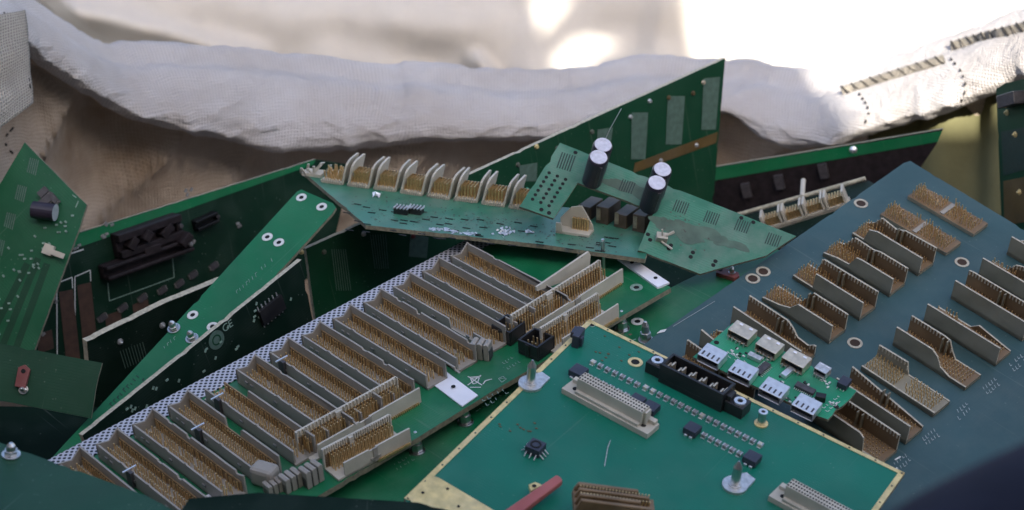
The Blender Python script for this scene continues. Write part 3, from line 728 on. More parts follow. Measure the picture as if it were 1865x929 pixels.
# black box headers
def box_header(pa, pb, W_, h):
    (ox, oy, an), L_ = A.place(pa, pb); m = MB(); t = .0012
    m.box(0, L_, 0, W_, 0, .002, 0); m.box(0, L_, 0, t, .002, h); m.box(0, L_, W_ - t, W_, .002, h); m.box(0, t, t, W_ - t, .002, h); m.box(L_ - t, L_, t, W_ - t, .002, h)
    m.box(L_ * .4, L_ * .6, -.0006, 0, .001, h * .95, 0)
    o = m.build('box_header', 'black_plastic', A.root, bevel=.0003, loc=(ox, oy, .0002), rz=an)
    p = pin_mesh(L_, W_, h * .8, 2, .00254, .003, L_ - .003, W_ * .35, W_ * .65, r=.0003); p.build('pins', 'gold_pin', o)
box_header((896, 617), (930, 632), .0125, .0085)
box_header((944, 644), (980, 660), .0135, .0085)
def fins(pa, pb, W_, h, n=3, name='terminal_block', cap=False):
    (ox, oy, an), L_ = A.place(pa, pb); m = MB()
    for k in range(n):
        a = L_ * k / n; b = a + L_ / n * .78
        m.wall([(a, 0), (b, 0), (b, h * .93), (a + (b - a) * .6, h), (a, h * .95)], 0, W_, 0)
    m.box(0, L_ * .96, W_ * .1, W_ * .9, 0, h * .6, 1)
    m.build(name, ['grey_plastic', 'chip_dark'], A.root, bevel=.0002, loc=(ox, oy, .0002), rz=an)
fins((858, 654), (893, 660), .0060, .0098)
fins((562, 893), (594, 874), .0065, .0098); fins((524, 902), (556, 884), .0065, .0082); fins((492, 908), (520, 894), .006, .006)
(ox, oy, an), L_ = A.place((455, 884), (496, 896)); m = MB(); m.box(0, L_, 0, .009, 0, .010); m.build('relay_cap', 'grey_plastic', A.root, bevel=.002, loc=(ox, oy, 0), rz=an)
x, y = A.L(1100, 490); m = MB(); m.tube([(x, y, 0), (x, y, .014), (x + .0004, y + .0006, .0185)], .0009, 0, 8); m.box(x - .0012, x + .0012, y - .0004, y + .0004, .012, .018, 0); m.build('guide_pin', 'steel', A.root)
x, y = A.L(1150, 470); m = MB(); m.tube([(x, y, 0), (x - .001, y, .005)], .0006, 0, 6); m.build('guide_pin', 'steel', A.root)
# printed marks: crossed-out bin, recycling mark, short rows of reference ticks
def scribble(B, pts_list, w, name='printed_mark', matname='white_print', z=.00015):
    m = MB()
    for pts in pts_list:
        L2 = [B.L(*p) for p in pts]
        for a in range(len(L2) - 1): m.line(L2[a], L2[a + 1], w, z)
    return m.build(name, matname, B.root)
scribble(A, [[(852, 686), (878, 702)], [(876, 684), (852, 702)], [(857, 690), (862, 700), (870, 697), (873, 688), (857, 690)], [(854, 688), (876, 686)], [(880, 700), (884, 694), (896, 691)], [(856, 706), (876, 706)]], .0005)
scribble(A, [[(908, 690), (916, 686), (922, 691), (914, 697), (908, 690)], [(911, 690), (919, 690)]], .0004, matname='faint_print')
def ticks(B, px, py, dx, dy, n, lx, ly, rows=1, rx=0, ry=0, w=.0003, name='printed_mark', matname='faint_print'):
    rng = random.Random(int(px * 7 + py)); L_ = []
    for r_ in range(rows):
        for k in range(n):
            if rng.random() < .12: continue
            a = px + dx * k + rx * r_; b = py + dy * k + ry * r_; f = rng.uniform(.6, 1.1); L_.append([(a, b), (a + lx * f, b + ly * f)])
            if rng.random() < .5: L_.append([(a + lx * f, b + ly * f), (a + lx * f + dx * .5, b + ly * f + dy * .5)])
    return scribble(B, L_, w, name, matname)
ticks(A, 915, 660, 5, -3, 5, 3, 4, 2, 8, 10)
ticks(A, 878, 728, 9, -5, 5, 3, 5, 2, 6, 7)

# ------------------------------------------------------------------ C: board underneath
C = Board((85, 840, .8621 * 1.022), (850, 437, 1.0103 * 1.022), (761, 799, .8601 * 1.022), 'circuit_board', 'green board with steel standoff nuts lying under the long backplane')
C.panel([(700, 790), (1245, 512), (1392, 443), (1440, 465), (1330, 545), (1215, 630), (1060, 735), (900, 950), (500, 1000), (450, 900)], 'green_board', .0025)
for px, py in ((848, 770), (760, 822), (1133, 600), (1176, 620)): C.screw(px, py, .0030, .0095, 'standoff_nut')
C.hole(1161, 586, .0016, .0034); C.hole(1377, 455, .0016, .0036)
ticks(C, 852, 730, 6, -4, 9, 2, 2, 4, 5, 6); ticks(C, 718, 845, 7, -4, 5, 2, 3, 2, 4, 8); ticks(C, 1325, 478, 6, -3, 6, 2, 2, 3, 5, 4)
(ox, oy, an), L_ = C.place((1298, 502), (1338, 512)); m = MB(); m.prism([(0, .004), (.002, 0), (L_, -.001), (L_ + .002, .002), (L_, .0055), (.002, .0065)], 0, .0025, 0)
t = m.build('red_tab', 'red_plastic', C.root, bevel=.0004, loc=(ox, oy, 0), rz=an)
m = MB(); m.cyl(.003, .0035, .0025, .0027, .0012, 0); m.build('tab_hole', 'hole_dark', t)
C.screw(1333, 503, .0021, .005)

# ------------------------------------------------------------------ B: blue board
s_ = 1.27
B = Board((1658, 293, .8314 * s_), (1200, 607, .7391 * s_), (1865, 420, .7958 * s_), 'backplane_board', 'blue green backplane board with two rows of broken tan pin connectors')
B.panel([(1658, 293), (1646, 297), (1200, 607), (1080, 690), (1250, 860), (1560, 1010), (1800, 1010), (2130, 720), (2100, 560)], 'blue_board', .0025)
LB, WB, H = .0450, .0138, .0126
def tan_conn(px, py, front, back, pins=lambda s, r: .005, keep=1.0, lean=.0003, tilt=0.0, floor='brown_plastic', key=True, r=.00021, step=.0019):
    """front/back: (s,h) profiles along the wall, h as a share of full height"""
    x, y = B.L(px, py); m = MB(); t = .0010
    m.box(0, LB, 0, WB, 0, .0022, 0, 1)
    def prof(pr): return [(0, 0.0)] + [(0, 0)] * 0 + [(LB, 0.0)] + [(s * LB, max(.0024, h * H)) for s, h in reversed(pr)]
    if front: m.wall(prof(front), 0, t, 0, 1, 3)
    if back:
        m.wall(prof(back), WB - t, WB, 1, 0, 3)
        def hb(s):
            for (a, ha), (b, hb_) in zip(back, back[1:]):
                if a <= s <= b: return ha + (hb_ - ha) * ((s - a) / max(1e-6, b - a))
            return 0
        for k in range(23):
            s = (k + .5) / 23
            if hb(s) > .5 and abs(s - .5) > .05: m.box(s * LB - .00035, s * LB + .00035, WB - t - .0006, WB - t, hb(s) * H - .0022, hb(s) * H + .0005, 3)
        if key and hb(.5) > .6:
            m.box(LB * .46, LB * .475, WB - t - .002, WB - t, .0022, H * .95, 0); m.box(LB * .525, LB * .54, WB - t - .002, WB - t, .0022, H * .95, 0)
    if not back and not front:
        m.box(LB * .47, LB * .53, .001, WB - .001, .0022, .0030, 2)
    o = m.build('pin_connector', ['tan_plastic', floor, 'grey_plastic', 'pale_tan'], B.root, loc=(x, y, .0002), rz=math.pi / 2)
    p = pin_mesh(LB, WB, lambda s, q: 0 if abs(s - .5) < .045 else pins(s, q), 5, step, .0018, LB - .0018, .0022, WB - .0024, keep, lean, r, .0022, random.Random(int(px)))
    p.build('pins', 'gold_pin', o)
    return o
short = lambda s, q: .0042
longp = lambda s, q: .0060 + .0020 * math.sin(s * 9 + q * 3)
left_long = lambda v: (lambda s, q: .0070 if s < v else .004)
tan_conn(1652, 363, None, None, longp, .95, .0006)
tan_conn(1602, 396, None, None, longp, .95, .0005)
tan_conn(1551, 431, [(0, 0), (.17, .1), (.22, .85), (.34, 1), (1, 1)], [(0, .1), (.1, .4), (.2, .9), (.42, .75), (.55, .95), (1, 1)], left_long(.28))
tan_conn(1498, 467, [(0, .02), (.2, .35), (.38, .4), (.46, .95), (.55, 1), (1, 1)], [(0, .0), (.1, .3), (.22, .95), (.5, .9), (.6, 1), (1, 1)], left_long(.35))
tan_conn(1443, 508, [(0, .0), (.30, .05), (.31, .98), (1, 1)], [(0, .0), (.14, .2), (.2, .95), (1, 1)], left_long(.35))
tan_conn(1387, 548, [(0, .08), (.25, .35), (.4, .55), (.5, .98), (1, 1)], [(0, 0), (.36, .05), (.42, .5), (.5, 1), (1, 1)], left_long(.45), .92)
tan_conn(1330, 592, [(0, 1), (1, 1)], [(0, 1), (.58, 1), (.66, .8), (.74, .48), (.9, .42), (.97, .62), (1, .62)], short)
tan_conn(1272, 634, [(0, 1), (.4, .8), (1, .9)], [(0, .3), (.3, .9), (1, 1)], left_long(.3))
tan_conn(1216, 674, [(0, .7), (1, 1)], [(0, 1), (1, 1)], short)
tan_conn(1833, 464, [(0, 1), (1, 1)], [(0, .2), (.4, .8), (1, 1)], short)
tan_conn(1781, 503, [(0, 1), (1, 1)], [(0, 0), (.2, .1), (.3, .7), (.5, .95), (1, 1)], left_long(.35))
tan_conn(1731, 544, [(0, 1), (1, 1)], [(0, .96), (.06, 1), (1, 1)], short)
tan_conn(1681, 587, [(0, 1), (1, 1)], [(0, .05), (.45, .15), (.55, .5), (1, .1)], left_long(.3), .8)
tan_conn(1625, 629, [(0, 1), (.5, 1), (.58, .8), (.64, .4), (.78, .14), (1, .05)], [(0, 1), (.46, 1), (.54, .95), (.6, .5), (.66, .1), (1, .05)], short)
tan_conn(1567, 675, [(0, .25), (1, .25)], [(0, .75), (.4, .8), (.44, .2), (1, .2)], lambda s, q: .0055, .9, floor='tan_plastic')
tan_conn(1516, 722, [(0, 1), (1, 1)], [(0, .95), (1, .3)], lambda s, q: .004)
tan_conn(1468, 760, [(0, 1), (.68, 1), (.74, .85), (.76, .05), (1, .05)], [(0, 1), (1, 1)], lambda s, q: .003)
for px, py in ((1568, 371), (1752, 478), (1557, 625), (1390, 495), (1371, 508)): B.hole(px, py, .0027, .0040, 'pale_tan', inner='hole_brown')
for px, py in ((1838, 662), (1790, 705), (1738, 750), (1680, 797), (1628, 843)):
    ticks(B, px, py, 5, -4, 5, 3, 6, 2, 6, 9, w=.0003, matname='soft_print')
q_ = [(1196, 608), (1203, 602), (1214, 600), (1210, 605)]
B.quad(q_, 'white_print', 'chipped_edge')
scribble(B, [[(1226, 595), (1262, 573), (1302, 549)]], .00022, matname='soft_print')
scribble(B, [[(1630, 838), (1640, 832)], [(1628, 860), (1634, 852)]], .0008)

# ------------------------------------------------------------------ F: teal board in front
Fb = Board((1073, 582, .905), (1648, 862, .825), (736, 908, .79), 'circuit_board', 'teal circuit board with gold plated border and a black power connector in front')
Fb.panel([(1073, 582), (1648, 862), (1560, 985), (1300, 1060), (800, 990), (736, 908)], 'teal_board', .0020)
def border(pa, pb, w, side):
    a, b = Fb.L(*pa), Fb.L(*pb); l = math.hypot(b[0] - a[0], b[1] - a[1]); d = ((b[0] - a[0]) / l, (b[1] - a[1]) / l); n = (-d[1] * side, d[0] * side)
    m = MB()
    m.prism([a, b, (b[0] + n[0] * w, b[1] + n[1] * w), (a[0] + n[0] * w, a[1] + n[1] * w)], .0001, .0003, 0)
    k = .012
    while k < l:
        q = (a[0] + d[0] * k + n[0] * w * .55, a[1] + d[1] * k + n[1] * w * .55); m.cyl(q[0], q[1], .0003, .0005, .0005, 1, 8); k += .0135
    return m.build('gold_border', ['gold_plate', 'grime'], Fb.root)
border((1073, 582), (1648, 862), .0022, -1); border((1073, 582), (736, 908), .0026, 1); border((1648, 862), (1560, 985), .0026, -1)
Fb.quad([(741, 905), (788, 869), (800, 873), (905, 935), (860, 980), (800, 985)], 'gold_plate', 'corner_pad', z=.0006)
for px, py in ((815, 893), (770, 900), (835, 925)): Fb.hole(px, py, .0007, .0007, name='via').location.z = .0009
Fb.hole(1157, 660, .0021, .0037, 'gold_plate'); Fb.hole(1078, 592, .0014, .0018, 'faint_print')
def comp(Bd, pa, pb): (ox, oy, an), l = Bd.place(pa, pb); return ox, oy, an, l
# small upright socket by the corner
ox, oy, an, l = comp(Fb, (1040, 632), (1056, 637)); m = MB(); m.box(0, .0035, 0, .0088, 0, .0072); m.box(-.002, 0, .003, .0088, .003, .0066); m.box(.0035, .0050, .001, .004, .001, .006); m.build('socket', 'slate_block', Fb.root, bevel=.0003, loc=(ox, oy, 0), rz=an)
# euro socket with three rows of holes
def din_socket(pa, pb, name='socket_connector', cols_=24):
    ox, oy, an, L_ = comp(Fb, pa, pb); m = MB(); Wd = .0098
    m.box(0, L_, 0, Wd, 0, .0030, 0)
    m.box(L_ * .13, L_ * .88, .0028, Wd - .0008, .003, .0108, 0)
    m.box(L_ * .14, L_ * .87, .0008, .0028, .003, .0046, 0)
    m.box(L_ * .885, L_ * .91, .0045, Wd - .0012, .003, .0100, 0)
    for s in (.005, L_ - .005): m.cyl(s, Wd * .4, .003, .0032, .0013, 1, 12); m.box(s - .004, s + .004, Wd * .72, Wd, .003, .0050, 0)
    for k in range(cols_):
        for r_ in range(3):
            xx = L_ * .145 + (L_ * .72) * k / (cols_ - 1); yy = .0038 + r_ * .0021
            m.box(xx - .00045, xx + .00045, yy - .0005, yy + .0005, .01075, .01095, 1)
    return m.build(name, ['ivory_plastic', 'hole_dark'], Fb.root, bevel=.0003, loc=(ox, oy, 0), rz=an)
din_socket((1022, 716), (1178, 800)); din_socket((1398, 912), (1560, 1000))
# power connector
ox, oy, an, L_ = comp(Fb, (1198, 695), (1312, 752)); m = MB(); Wd = .0115; h = .0108; t = .0014
m.box(0, L_, 0, Wd, 0, .003); m.box(0, L_, 0, t, .003, h); m.box(0, L_, Wd - t, Wd, .003, h); m.box(0, t, t, Wd - t, .003, h); m.box(L_ - t, L_, t, Wd - t, .003, h)
m.box(-.009, 0, .002, Wd - .001, 0, .0062); m.box(L_, L_ + .010, .002, Wd - .001, 0, .0062); m.box(L_, L_ + .0025, .003, Wd - .003, .006, .009)
for k in range(5): m.box(L_ * (k + 1) / 6 - .0002, L_ * (k + 1) / 6 + .0002, t, Wd - t, .003, .006)
pw = m.build('power_connector', 'black_plastic', Fb.root, bevel=.0005, loc=(ox, oy, 0), rz=an)
for s in (-.005, L_ + .0062):
    m = MB(); m.ring(s, Wd * .52, .0014, .0029, .0062, .0072, 0, 20); m.cyl(s, Wd * .52, .0062, .0064, .0014, 1, 12); m.build('screw_bushing', ['bright_tin', 'hole_dark'], pw)
for k in range(6):
    xx = L_ * (k + .5) / 6; m = MB(); m.box(xx - .0012, xx - .0004, Wd * .3, Wd * .62, .003, .0085, 0); m.box(xx + .0002, xx + .0011, Wd * .42, Wd * .75, .003, .0088, 0); m.build('contact', 'warm_tin', pw)
# blocks and chip resistors
def block(pa, ang_px, size=.0072, h=.0040):
    ox, oy, an, l = comp(Fb, pa, ang_px); m = MB(); m.box(0, size, 0, size, .0006, h); m.box(size * .2, size * .45, -.0009, 0, 0, .0012, 1); m.box(size * .6, size * .85, -.0009, 0, 0, .0012, 1)
    return m.build('inductor', ['slate_block', 'bright_tin'], Fb.root, bevel=.0003, loc=(ox, oy, 0), rz=an)
block((1034, 685), (1060, 698)); block((1141, 738), (1160, 748), .0068); block((1166, 751), (1190, 763), .0068); block((1242, 790), (1270, 804), .0066); block((1350, 843), (1380, 858), .0068)
chip_protos = {}
def chip(kind, x, y, an):
    if kind not in chip_protos:
        m = MB(); m.box(.0006, .0026, 0, .0026, 0, .0016, 0); m.box(0, .0006, 0, .0026, 0, .0017, 1); m.box(.0026, .0032, 0, .0026, 0, .0017, 1); m.box(.0004, .0028, -.0013, -.0006, 0, .0003, 1)
        o = m.build('chip_component', [kind, 'tin'], Fb.root); chip_protos[kind] = o
    else:
        o = chip_protos[kind].copy(); COL.objects.link(o)
    o.location = (x, y, 0); o.rotation_euler.z = an; o.scale = (.82, .82, .9)
def chip_row(pa, pb, n, tan=()):
    a, b = Fb.L(*pa), Fb.L(*pb); an = math.atan2(b[1] - a[1], b[0] - a[0])
    for k in range(n):
        t = k / (n - 1); chip('warm_tin' if k in tan else 'chip_top', a[0] + (b[0] - a[0]) * t - .0012, a[1] + (b[1] - a[1]) * t - .001, an + random.uniform(-.05, .05))
chip_row((1080, 662), (1160, 702), 7, (0,)); chip_row((1072, 688), (1140, 722), 6); chip_row((1176, 708), (1384, 812), 17, (0, 1, 8, 16)); chip_row((1282, 795), (1346, 828), 6)
# switch block
ox, oy, an, l = comp(Fb, (955, 826), (983, 838)); m = MB(); m.box(0, .0072, 0, .0072, .0006, .0046); m.ring(.0036, .0036, .0017, .0026, .0046, .0049, 1, 20)
for k in range(3): m.tube([(.001 + k * .0025, 0, .002), (.001 + k * .0025, -.002, .0003)], .0003, 2, 5); m.tube([(.0072, .001 + k * .0022, .002), (.0095, .001 + k * .0022, .0002)], .0003, 2, 5); m.tube([(0, .001 + k * .0025, .002), (-.0022, .001 + k * .0025, .0003)], .0003, 2, 5)
m.build('switch', ['slate_block', 'hole_dark', 'tin'], Fb.root, bevel=.0002, loc=(ox, oy, 0), rz=an)
# guide pins
def guide(px, py):
    x, y = Fb.L(px, py); m = MB(); an = Fb.place((px, py), (px + 40, py - 14))[0][2]; m.at(x, y, an)
    m.cyl(0, 0, 0, .0014, .0058, 0, 26); m.prism([(-.001, .0056), (.0095, .0045), (.0105, -.001), (.001, -.0056)], 0, .0012, 0)
    m.at(x, y, 0); m.cyl(0, 0, .0014, .0115, .0023, 1, 20, r2=.0021); m.cyl(0, 0, .0115, .0150, .0021, 1, 20, r2=.0004); m.ring(0, 0, .0023, .0031, .0014, .0021, 0)
    m.build('guide_pin', ['tin', 'steel'], Fb.root, smooth=False)
guide(966, 701); guide(1338, 886)
x, y = Fb.L(1386, 772); m = MB(); m.ring(x, y, .0014, .0033, 0, .0006, 1); m.cyl(x, y, .0006, .0070, .0019, 0, 18); m.ring(x, y, .0010, .0022, .0070, .0076, 2); m.cyl(x, y, .0070, .00702, .0010, 3)
m.build('standoff', ['steel', 'gold_plate', 'bright_tin', 'hole_dark'], Fb.root)
scribble(Fb, [[(1112, 802), (1107, 815), (1101, 850)]], .0004, matname='soft_print'); scribble(Fb, [[(1148, 622), (1158, 618)]], .0004, matname='faint_print')
mr = MB()
rng = random.Random(5)
for cx, cy, n, sx, sy in ((945, 778, 10, 36, 9), (1125, 625, 8, 40, 22), (1118, 650, 6, 36, 8), (1360, 880, 0, 1, 1)):
    for _ in range(n):
        q = Fb.L(cx + rng.uniform(-sx, sx), cy + rng.uniform(-sy, sy)); mr = MB(); mr.box(q[0] - .0006, q[0] + .0006, q[1] - .0004, q[1] + .0004, .0001, .00022); mr.build('solder_pad', 'rust_band', Fb.root)

# loose things lying low in front on the teal board
ox, oy, an, L_ = comp(Fb, (1040, 975), (1210, 1019)); t0 = bpy.data.objects.new('loose_connector', None); COL.objects.link(t0)
t0.matrix_world = Fb.M @ Matrix.Translation((ox, oy, .010)) @ Matrix.Rotation(an + R(18), 4, 'Z') @ Matrix.Rotation(R(8), 4, 'Y') @ Matrix.Diagonal((.72, .78, .82, 1))
tag(t0, 'blurred brown ribbed connector at the bottom edge beside the pink tab', 'connector')
m = MB(); m.box(0, .050, 0, .020, 0, .004, 0)
for k in range(4): m.wall([(0, .004), (.046 - .006 * (k % 2), .004), (.045 - .006 * (k % 2), .0125 - .001 * k), (.002, .012 - .001 * k)], .001 + k * .0056, .0032 + k * .0056, 0)
m.build('housing', 'brown_plastic', t0, bevel=.0006)
m = MB()
for k in range(22):
    for r_ in range(3): m.spike(.003 + k * .002, .0045 + r_ * .0056, .004, .010, .0004)
m.build('pins', 'gold_pin', t0)
ox, oy, an, L_ = comp(Fb, (938, 962), (1026, 894)); t1 = bpy.data.objects.new('plastic_tab', None); COL.objects.link(t1)
t1.matrix_world = Fb.M @ Matrix.Translation((ox, oy, .004)) @ Matrix.Rotation(an, 4, 'Z')
tag(t1, 'pink plastic ejector tab lying across the front of the teal board', 'plastic tab')
m = MB(); m.prism([(-.01, 0), (L_ * .96, 0), (L_, .002), (L_ * .99, .0045), (-.01, .0065)], 0, .003, 0); m.build('tab_body', 'pink_plastic', t1, bevel=.0006)
m = MB(); m.prism([(L_ * .52, .0062), (L_ * .72, .0052), (L_ * .70, .0085), (L_ * .6, .0095)], 0, .0022, 0); m.cyl(L_ * .63, .0072, .0022, .0024, .0010, 1, 12); m.build('tab_lug', ['gold_plate', 'hole_dark'], t1)

# ------------------------------------------------------------------ U: usb hub board
U = Board((1340, 590, .905), (1560, 715, .872), (1262, 655, .885), 'hub_board', 'small bright green hub board with silver sockets lying across the broken connectors')
U.panel([(1335, 588), (1560, 712), (1550, 725), (1508, 764), (1490, 758), (1262, 650)], 'hub_board', .0016)
def usb(pa, pb, Wd, h, matname, slots, name='usb_socket'):
    ox, oy, an, L_ = comp(U, pa, pb); m = MB(); t = .0005
    m.box(0, L_, 0, Wd, h - t, h, 0); m.box(0, L_, 0, Wd, .0006, .0006 + t, 0); m.box(0, t, 0, Wd, .0006, h, 0); m.box(L_ - t, L_, 0, Wd, .0006, h, 0); m.box(0, L_, Wd - t, Wd, .0006, h, 0)
    m.box(L_ * .15, L_ * .85, .001, Wd - t, h * .35, h * .6, 1)
    o = m.build(name, [matname, 'black_plastic'], U.root, bevel=.0003, loc=(ox, oy, 0), rz=an)
    m = MB()
    if slots == 'front':
        for s in (.16, .40, .62, .86): m.box(L_ * s - .0004, L_ * s + .0004, Wd * .12, Wd * .40, h, h + .00025, 0)
        m.build('spring_slot', 'chip_dark', o)
    else:
        for s in (.3, .75): m.box(L_ * s - .0009, L_ * s + .0009, Wd * .72, Wd * .86, h, h + .0003, 0)
        m.build('spring_slot', 'white_patch', o)
        m = MB()
        for k in range(5): m.box(L_ * (.1 + .18 * k), L_ * (.1 + .18 * k) + .0006, -.0012, 0, 0, h * .45, 0)
        m.build('solder_leg', 'tin', o)
    return o
usb((1268, 659), (1306, 678), .0098, .0056, 'bright_tin', 'front'); usb((1323, 689), (1363, 708), .0098, .0056, 'bright_tin', 'front'); usb((1379, 721), (1419, 741), .0098, .0056, 'bright_tin', 'front'); usb((1438, 751), (1478, 771), .0098, .0056, 'bright_tin', 'front')
usb((1323, 614), (1361, 634), .0088, .0056, 'warm_tin', 'back'); usb((1373, 640), (1410, 660), .0088, .0056, 'warm_tin', 'back'); usb((1420, 665), (1460, 686), .0088, .0056, 'warm_tin', 'back')
usb((1480, 682), (1502, 694), .0055, .0048, 'tin', 'back')
def ublock(pa, pb, Wd, h, mats, name, legs=0):
    ox, oy, an, L_ = comp(U, pa, pb); m = MB(); m.box(0, L_, 0, Wd, .0002, h, 0)
    for k in range(legs): m.box(L_ * (k + .3) / legs, L_ * (k + .3) / legs + .0004, -.0012, Wd + .0012, .0001, .0005, 1)
    return m.build(name, mats, U.root, bevel=.0002, loc=(ox, oy, 0), rz=an)
ublock((1360, 652), (1383, 663), .0030, .0026, ['tin', 'tin'], 'crystal'); ublock((1384, 686), (1404, 668), .0036, .0018, ['chip_dark', 'tin'], 'chip', 8); ublock((1446, 706), (1480, 722), .0036, .0018, ['chip_dark', 'tin'], 'chip', 10)
ublock((1430, 692), (1446, 678), .0030, .0026, ['bright_tin', 'tin'], 'crystal'); ublock((1523, 705), (1540, 713), .0062, .0034, ['slate_block', 'tin'], 'regulator', 3); ublock((1483, 731), (1502, 735), .0032, .0036, ['black_plastic', 'tin'], 'capacitor')
rng = random.Random(11)
for cx, cy in ((1335, 640), (1395, 660), (1425, 690), (1475, 712), (1490, 728), (1520, 735), (1465, 700), (1350, 648), (1415, 703), (1480, 745), (1505, 700), (1440, 728)):
    for _ in range(5):
        q = U.L(cx + rng.uniform(-11, 11), cy + rng.uniform(-7, 7)); m = MB(); m.at(*q, rng.choice((0, 1.57))); m.box(-.0007, .0007, -.0004, .0004, 0, .0005, 0); m.build('chip_component', 'black_plastic' if rng.random() < .3 else 'white_print', U.root)
U.hole(1305, 624, .0013, .0013); U.hole(1523, 741, .0013, .0013)
ticks(U, 1325, 640, 6, 3.4, 6, 2, 3, 2, -5, 5, matname='white_print'); ticks(U, 1497, 742, 7, -5, 5, 4, 2, 2, 6, 6, matname='white_print')

# ------------------------------------------------------------------ D: pale board tilted on top with white connectors
D = Board((548, 308, 1.075), (665, 408, 1.0), (1170, 468, .963), 'circuit_board', 'pale green tilted board with a row of white rounded pin connectors along its far edge')
D.panel([(546, 308), (575, 312), (960, 368), (1200, 400), (1175, 472), (1000, 447), (666, 410)], 'pale_board', .0024)
def shroud_white(L_=.0175, Wd=.0140, h=.0150, left=True):
    m = MB(); t = .0013
    m.box(0, Wd, 0, L_, 0, .0016, 0)
    pr = [(0, 0), (L_, 0), (L_, h * .95), (L_ * .9, h), (L_ * .30, h), (L_ * .14, h * .95), (L_ * .03, h * .84), (0, h * .72)]
    for xx in ((0, Wd - t) if left else (Wd - t,)):
        n = len(pr); i = m.add([(xx + p[1] * .24, p[0], p[1]) for p in pr] + [(xx + t + p[1] * .24, p[0], p[1]) for p in pr])
        m.face([i + k for k in range(n)][::-1], 0); m.face([i + n + k for k in range(n)], 0)
        for k in range(n): m.face([i + k, i + (k + 1) % n, i + n + (k + 1) % n, i + n + k], 0)
    for k in range(9): m.box(.0012 + k * .0013, .0018 + k * .0013, -.0006, 0, 0, .0032, 0)
    return m
(ax, ay), (bx, by) = D.L(584, 332), D.L(926, 379)
an = math.atan2(by - ay, bx - ax); pr = None
for k in range(-1, 8):
    t = k / 7.0
    if k < 0:
        o = shroud_white(left=False).build('pin_connector', 'ivory_plastic', D.root, bevel=.0002); t = -.02 / 7; o.location = (ax, ay, 0); o.rotation_euler.z = an
        p = MB(); rg = random.Random(12)
        for a in range(6):
            for b in range(5): p.spike(.0022 + a * .0019, .0025 + b * .0022, .0016, rg.uniform(.005, .0095), .00035, 0, (rg.gauss(0, .0006), rg.gauss(0, .0006)))
        p.build('pins', 'gold_pin', o); continue
    if k == 0: continue
    if pr is None:
        pr = shroud_white().build('pin_connector', 'ivory_plastic', D.root, bevel=.0002)
        p = MB()
        for a in range(6):
            for b in range(5): p.spike(.0022 + a * .0019, .0025 + b * .0019, .0016, .0090, .00035)
        p.build('pins', 'gold_pin', pr)
        b = MB(); b.box(.0012, .0128, .0108, .0115, .0016, .0085); b.build('pin_backing', 'brown_plastic', pr)
        o = pr
    else: o = copy_tree(pr, D.root)
    o.location = (ax + (bx - ax) * t, ay + (by - ay) * t, 0); o.rotation_euler.z = an + random.uniform(-.04, .04)
# torn end of the row
m = MB(); q = D.L(572, 318); m.at(q[0], q[1], an)
rng = random.Random(4)
for k in range(9): m.spike(rng.uniform(-.006, .006), rng.uniform(-.004, .004), 0, rng.uniform(.004, .008), .0006, 0, (rng.uniform(-.004, .008), rng.uniform(-.003, .003)))
m.box(-.006, .006, -.004, .004, 0, .002, 0); m.build('torn_connector', 'ivory_plastic', D.root)
m = MB(); rng = random.Random(8)
for k in range(64):
    t = rng.random(); s = rng.random(); a = 620 + 500 * t; b = 368 + 52 * s + 58 * t * (1 - .2 * s); q = D.L(a, b); m = MB(); m.at(q[0], q[1], an + rng.uniform(-.1, .1)); m.box(-.0022, .0022, -.0005, .0005, .0001, .00025, 0); m.build('solder_slot', 'hole_dark', D.root)
for px, py, r_ in ((732, 388, .0040), (757, 388, .0046)):
    q = D.L(px, py); m = MB(); m.at(q[0], q[1], an); m.box(-.004, .004, -.0025, .0025, 0, .0035, 0)
    for k in range(5): m.tube([(-.004 + k * .002, -.003, .0036), (-.003 + k * .002, .0, .0044), (-.004 + k * .002, .003, .0036)], .0005, 1, 5)
    m.build('coil', ['black_plastic', 'tin'], D.root)
def blob(Bd, px, py, n, r, name, matname, seed=1, h=.001):
    q = Bd.L(px, py); m = MB(); rng = random.Random(seed)
    for _ in range(n):
        m.at(q[0] + rng.gauss(0, r), q[1] + rng.gauss(0, r), rng.uniform(0, 3)); a = rng.uniform(.0003, .0011) * (.55 if matname == 'grime' else 1); i = m.add([(-a, -a, .0002), (a, -a * .6, .0002 + rng.uniform(0, h)), (a * .5, a, .0002 + rng.uniform(0, h)), (-a, a * .7, .0002 + rng.uniform(0, h))]); m.face((i, i + 1, i + 2, i + 3))
    return m.build(name, matname, Bd.root)
blob(D, 920, 424, 44, .0022, 'solder_residue', 'tin', 2, .0012)
for k in range(6): blob(D, 792 + 13 * k, 417 + 2 * k, 9, .0012, 'solder_residue', 'tin', 3 + k, .0005)
blob(D, 965, 424, 8, .001, 'solder_residue', 'tin', 5)
for px, py, n in ((700, 380, 90), (790, 395, 80), (880, 400, 90), (980, 425, 90), (1080, 440, 90)): blob(D, px, py, n, .011, 'grime', 'grime', px, .00012)
blob(D, 686, 358, 12, .0012, 'solder_residue', 'bright_tin', 7, .003)
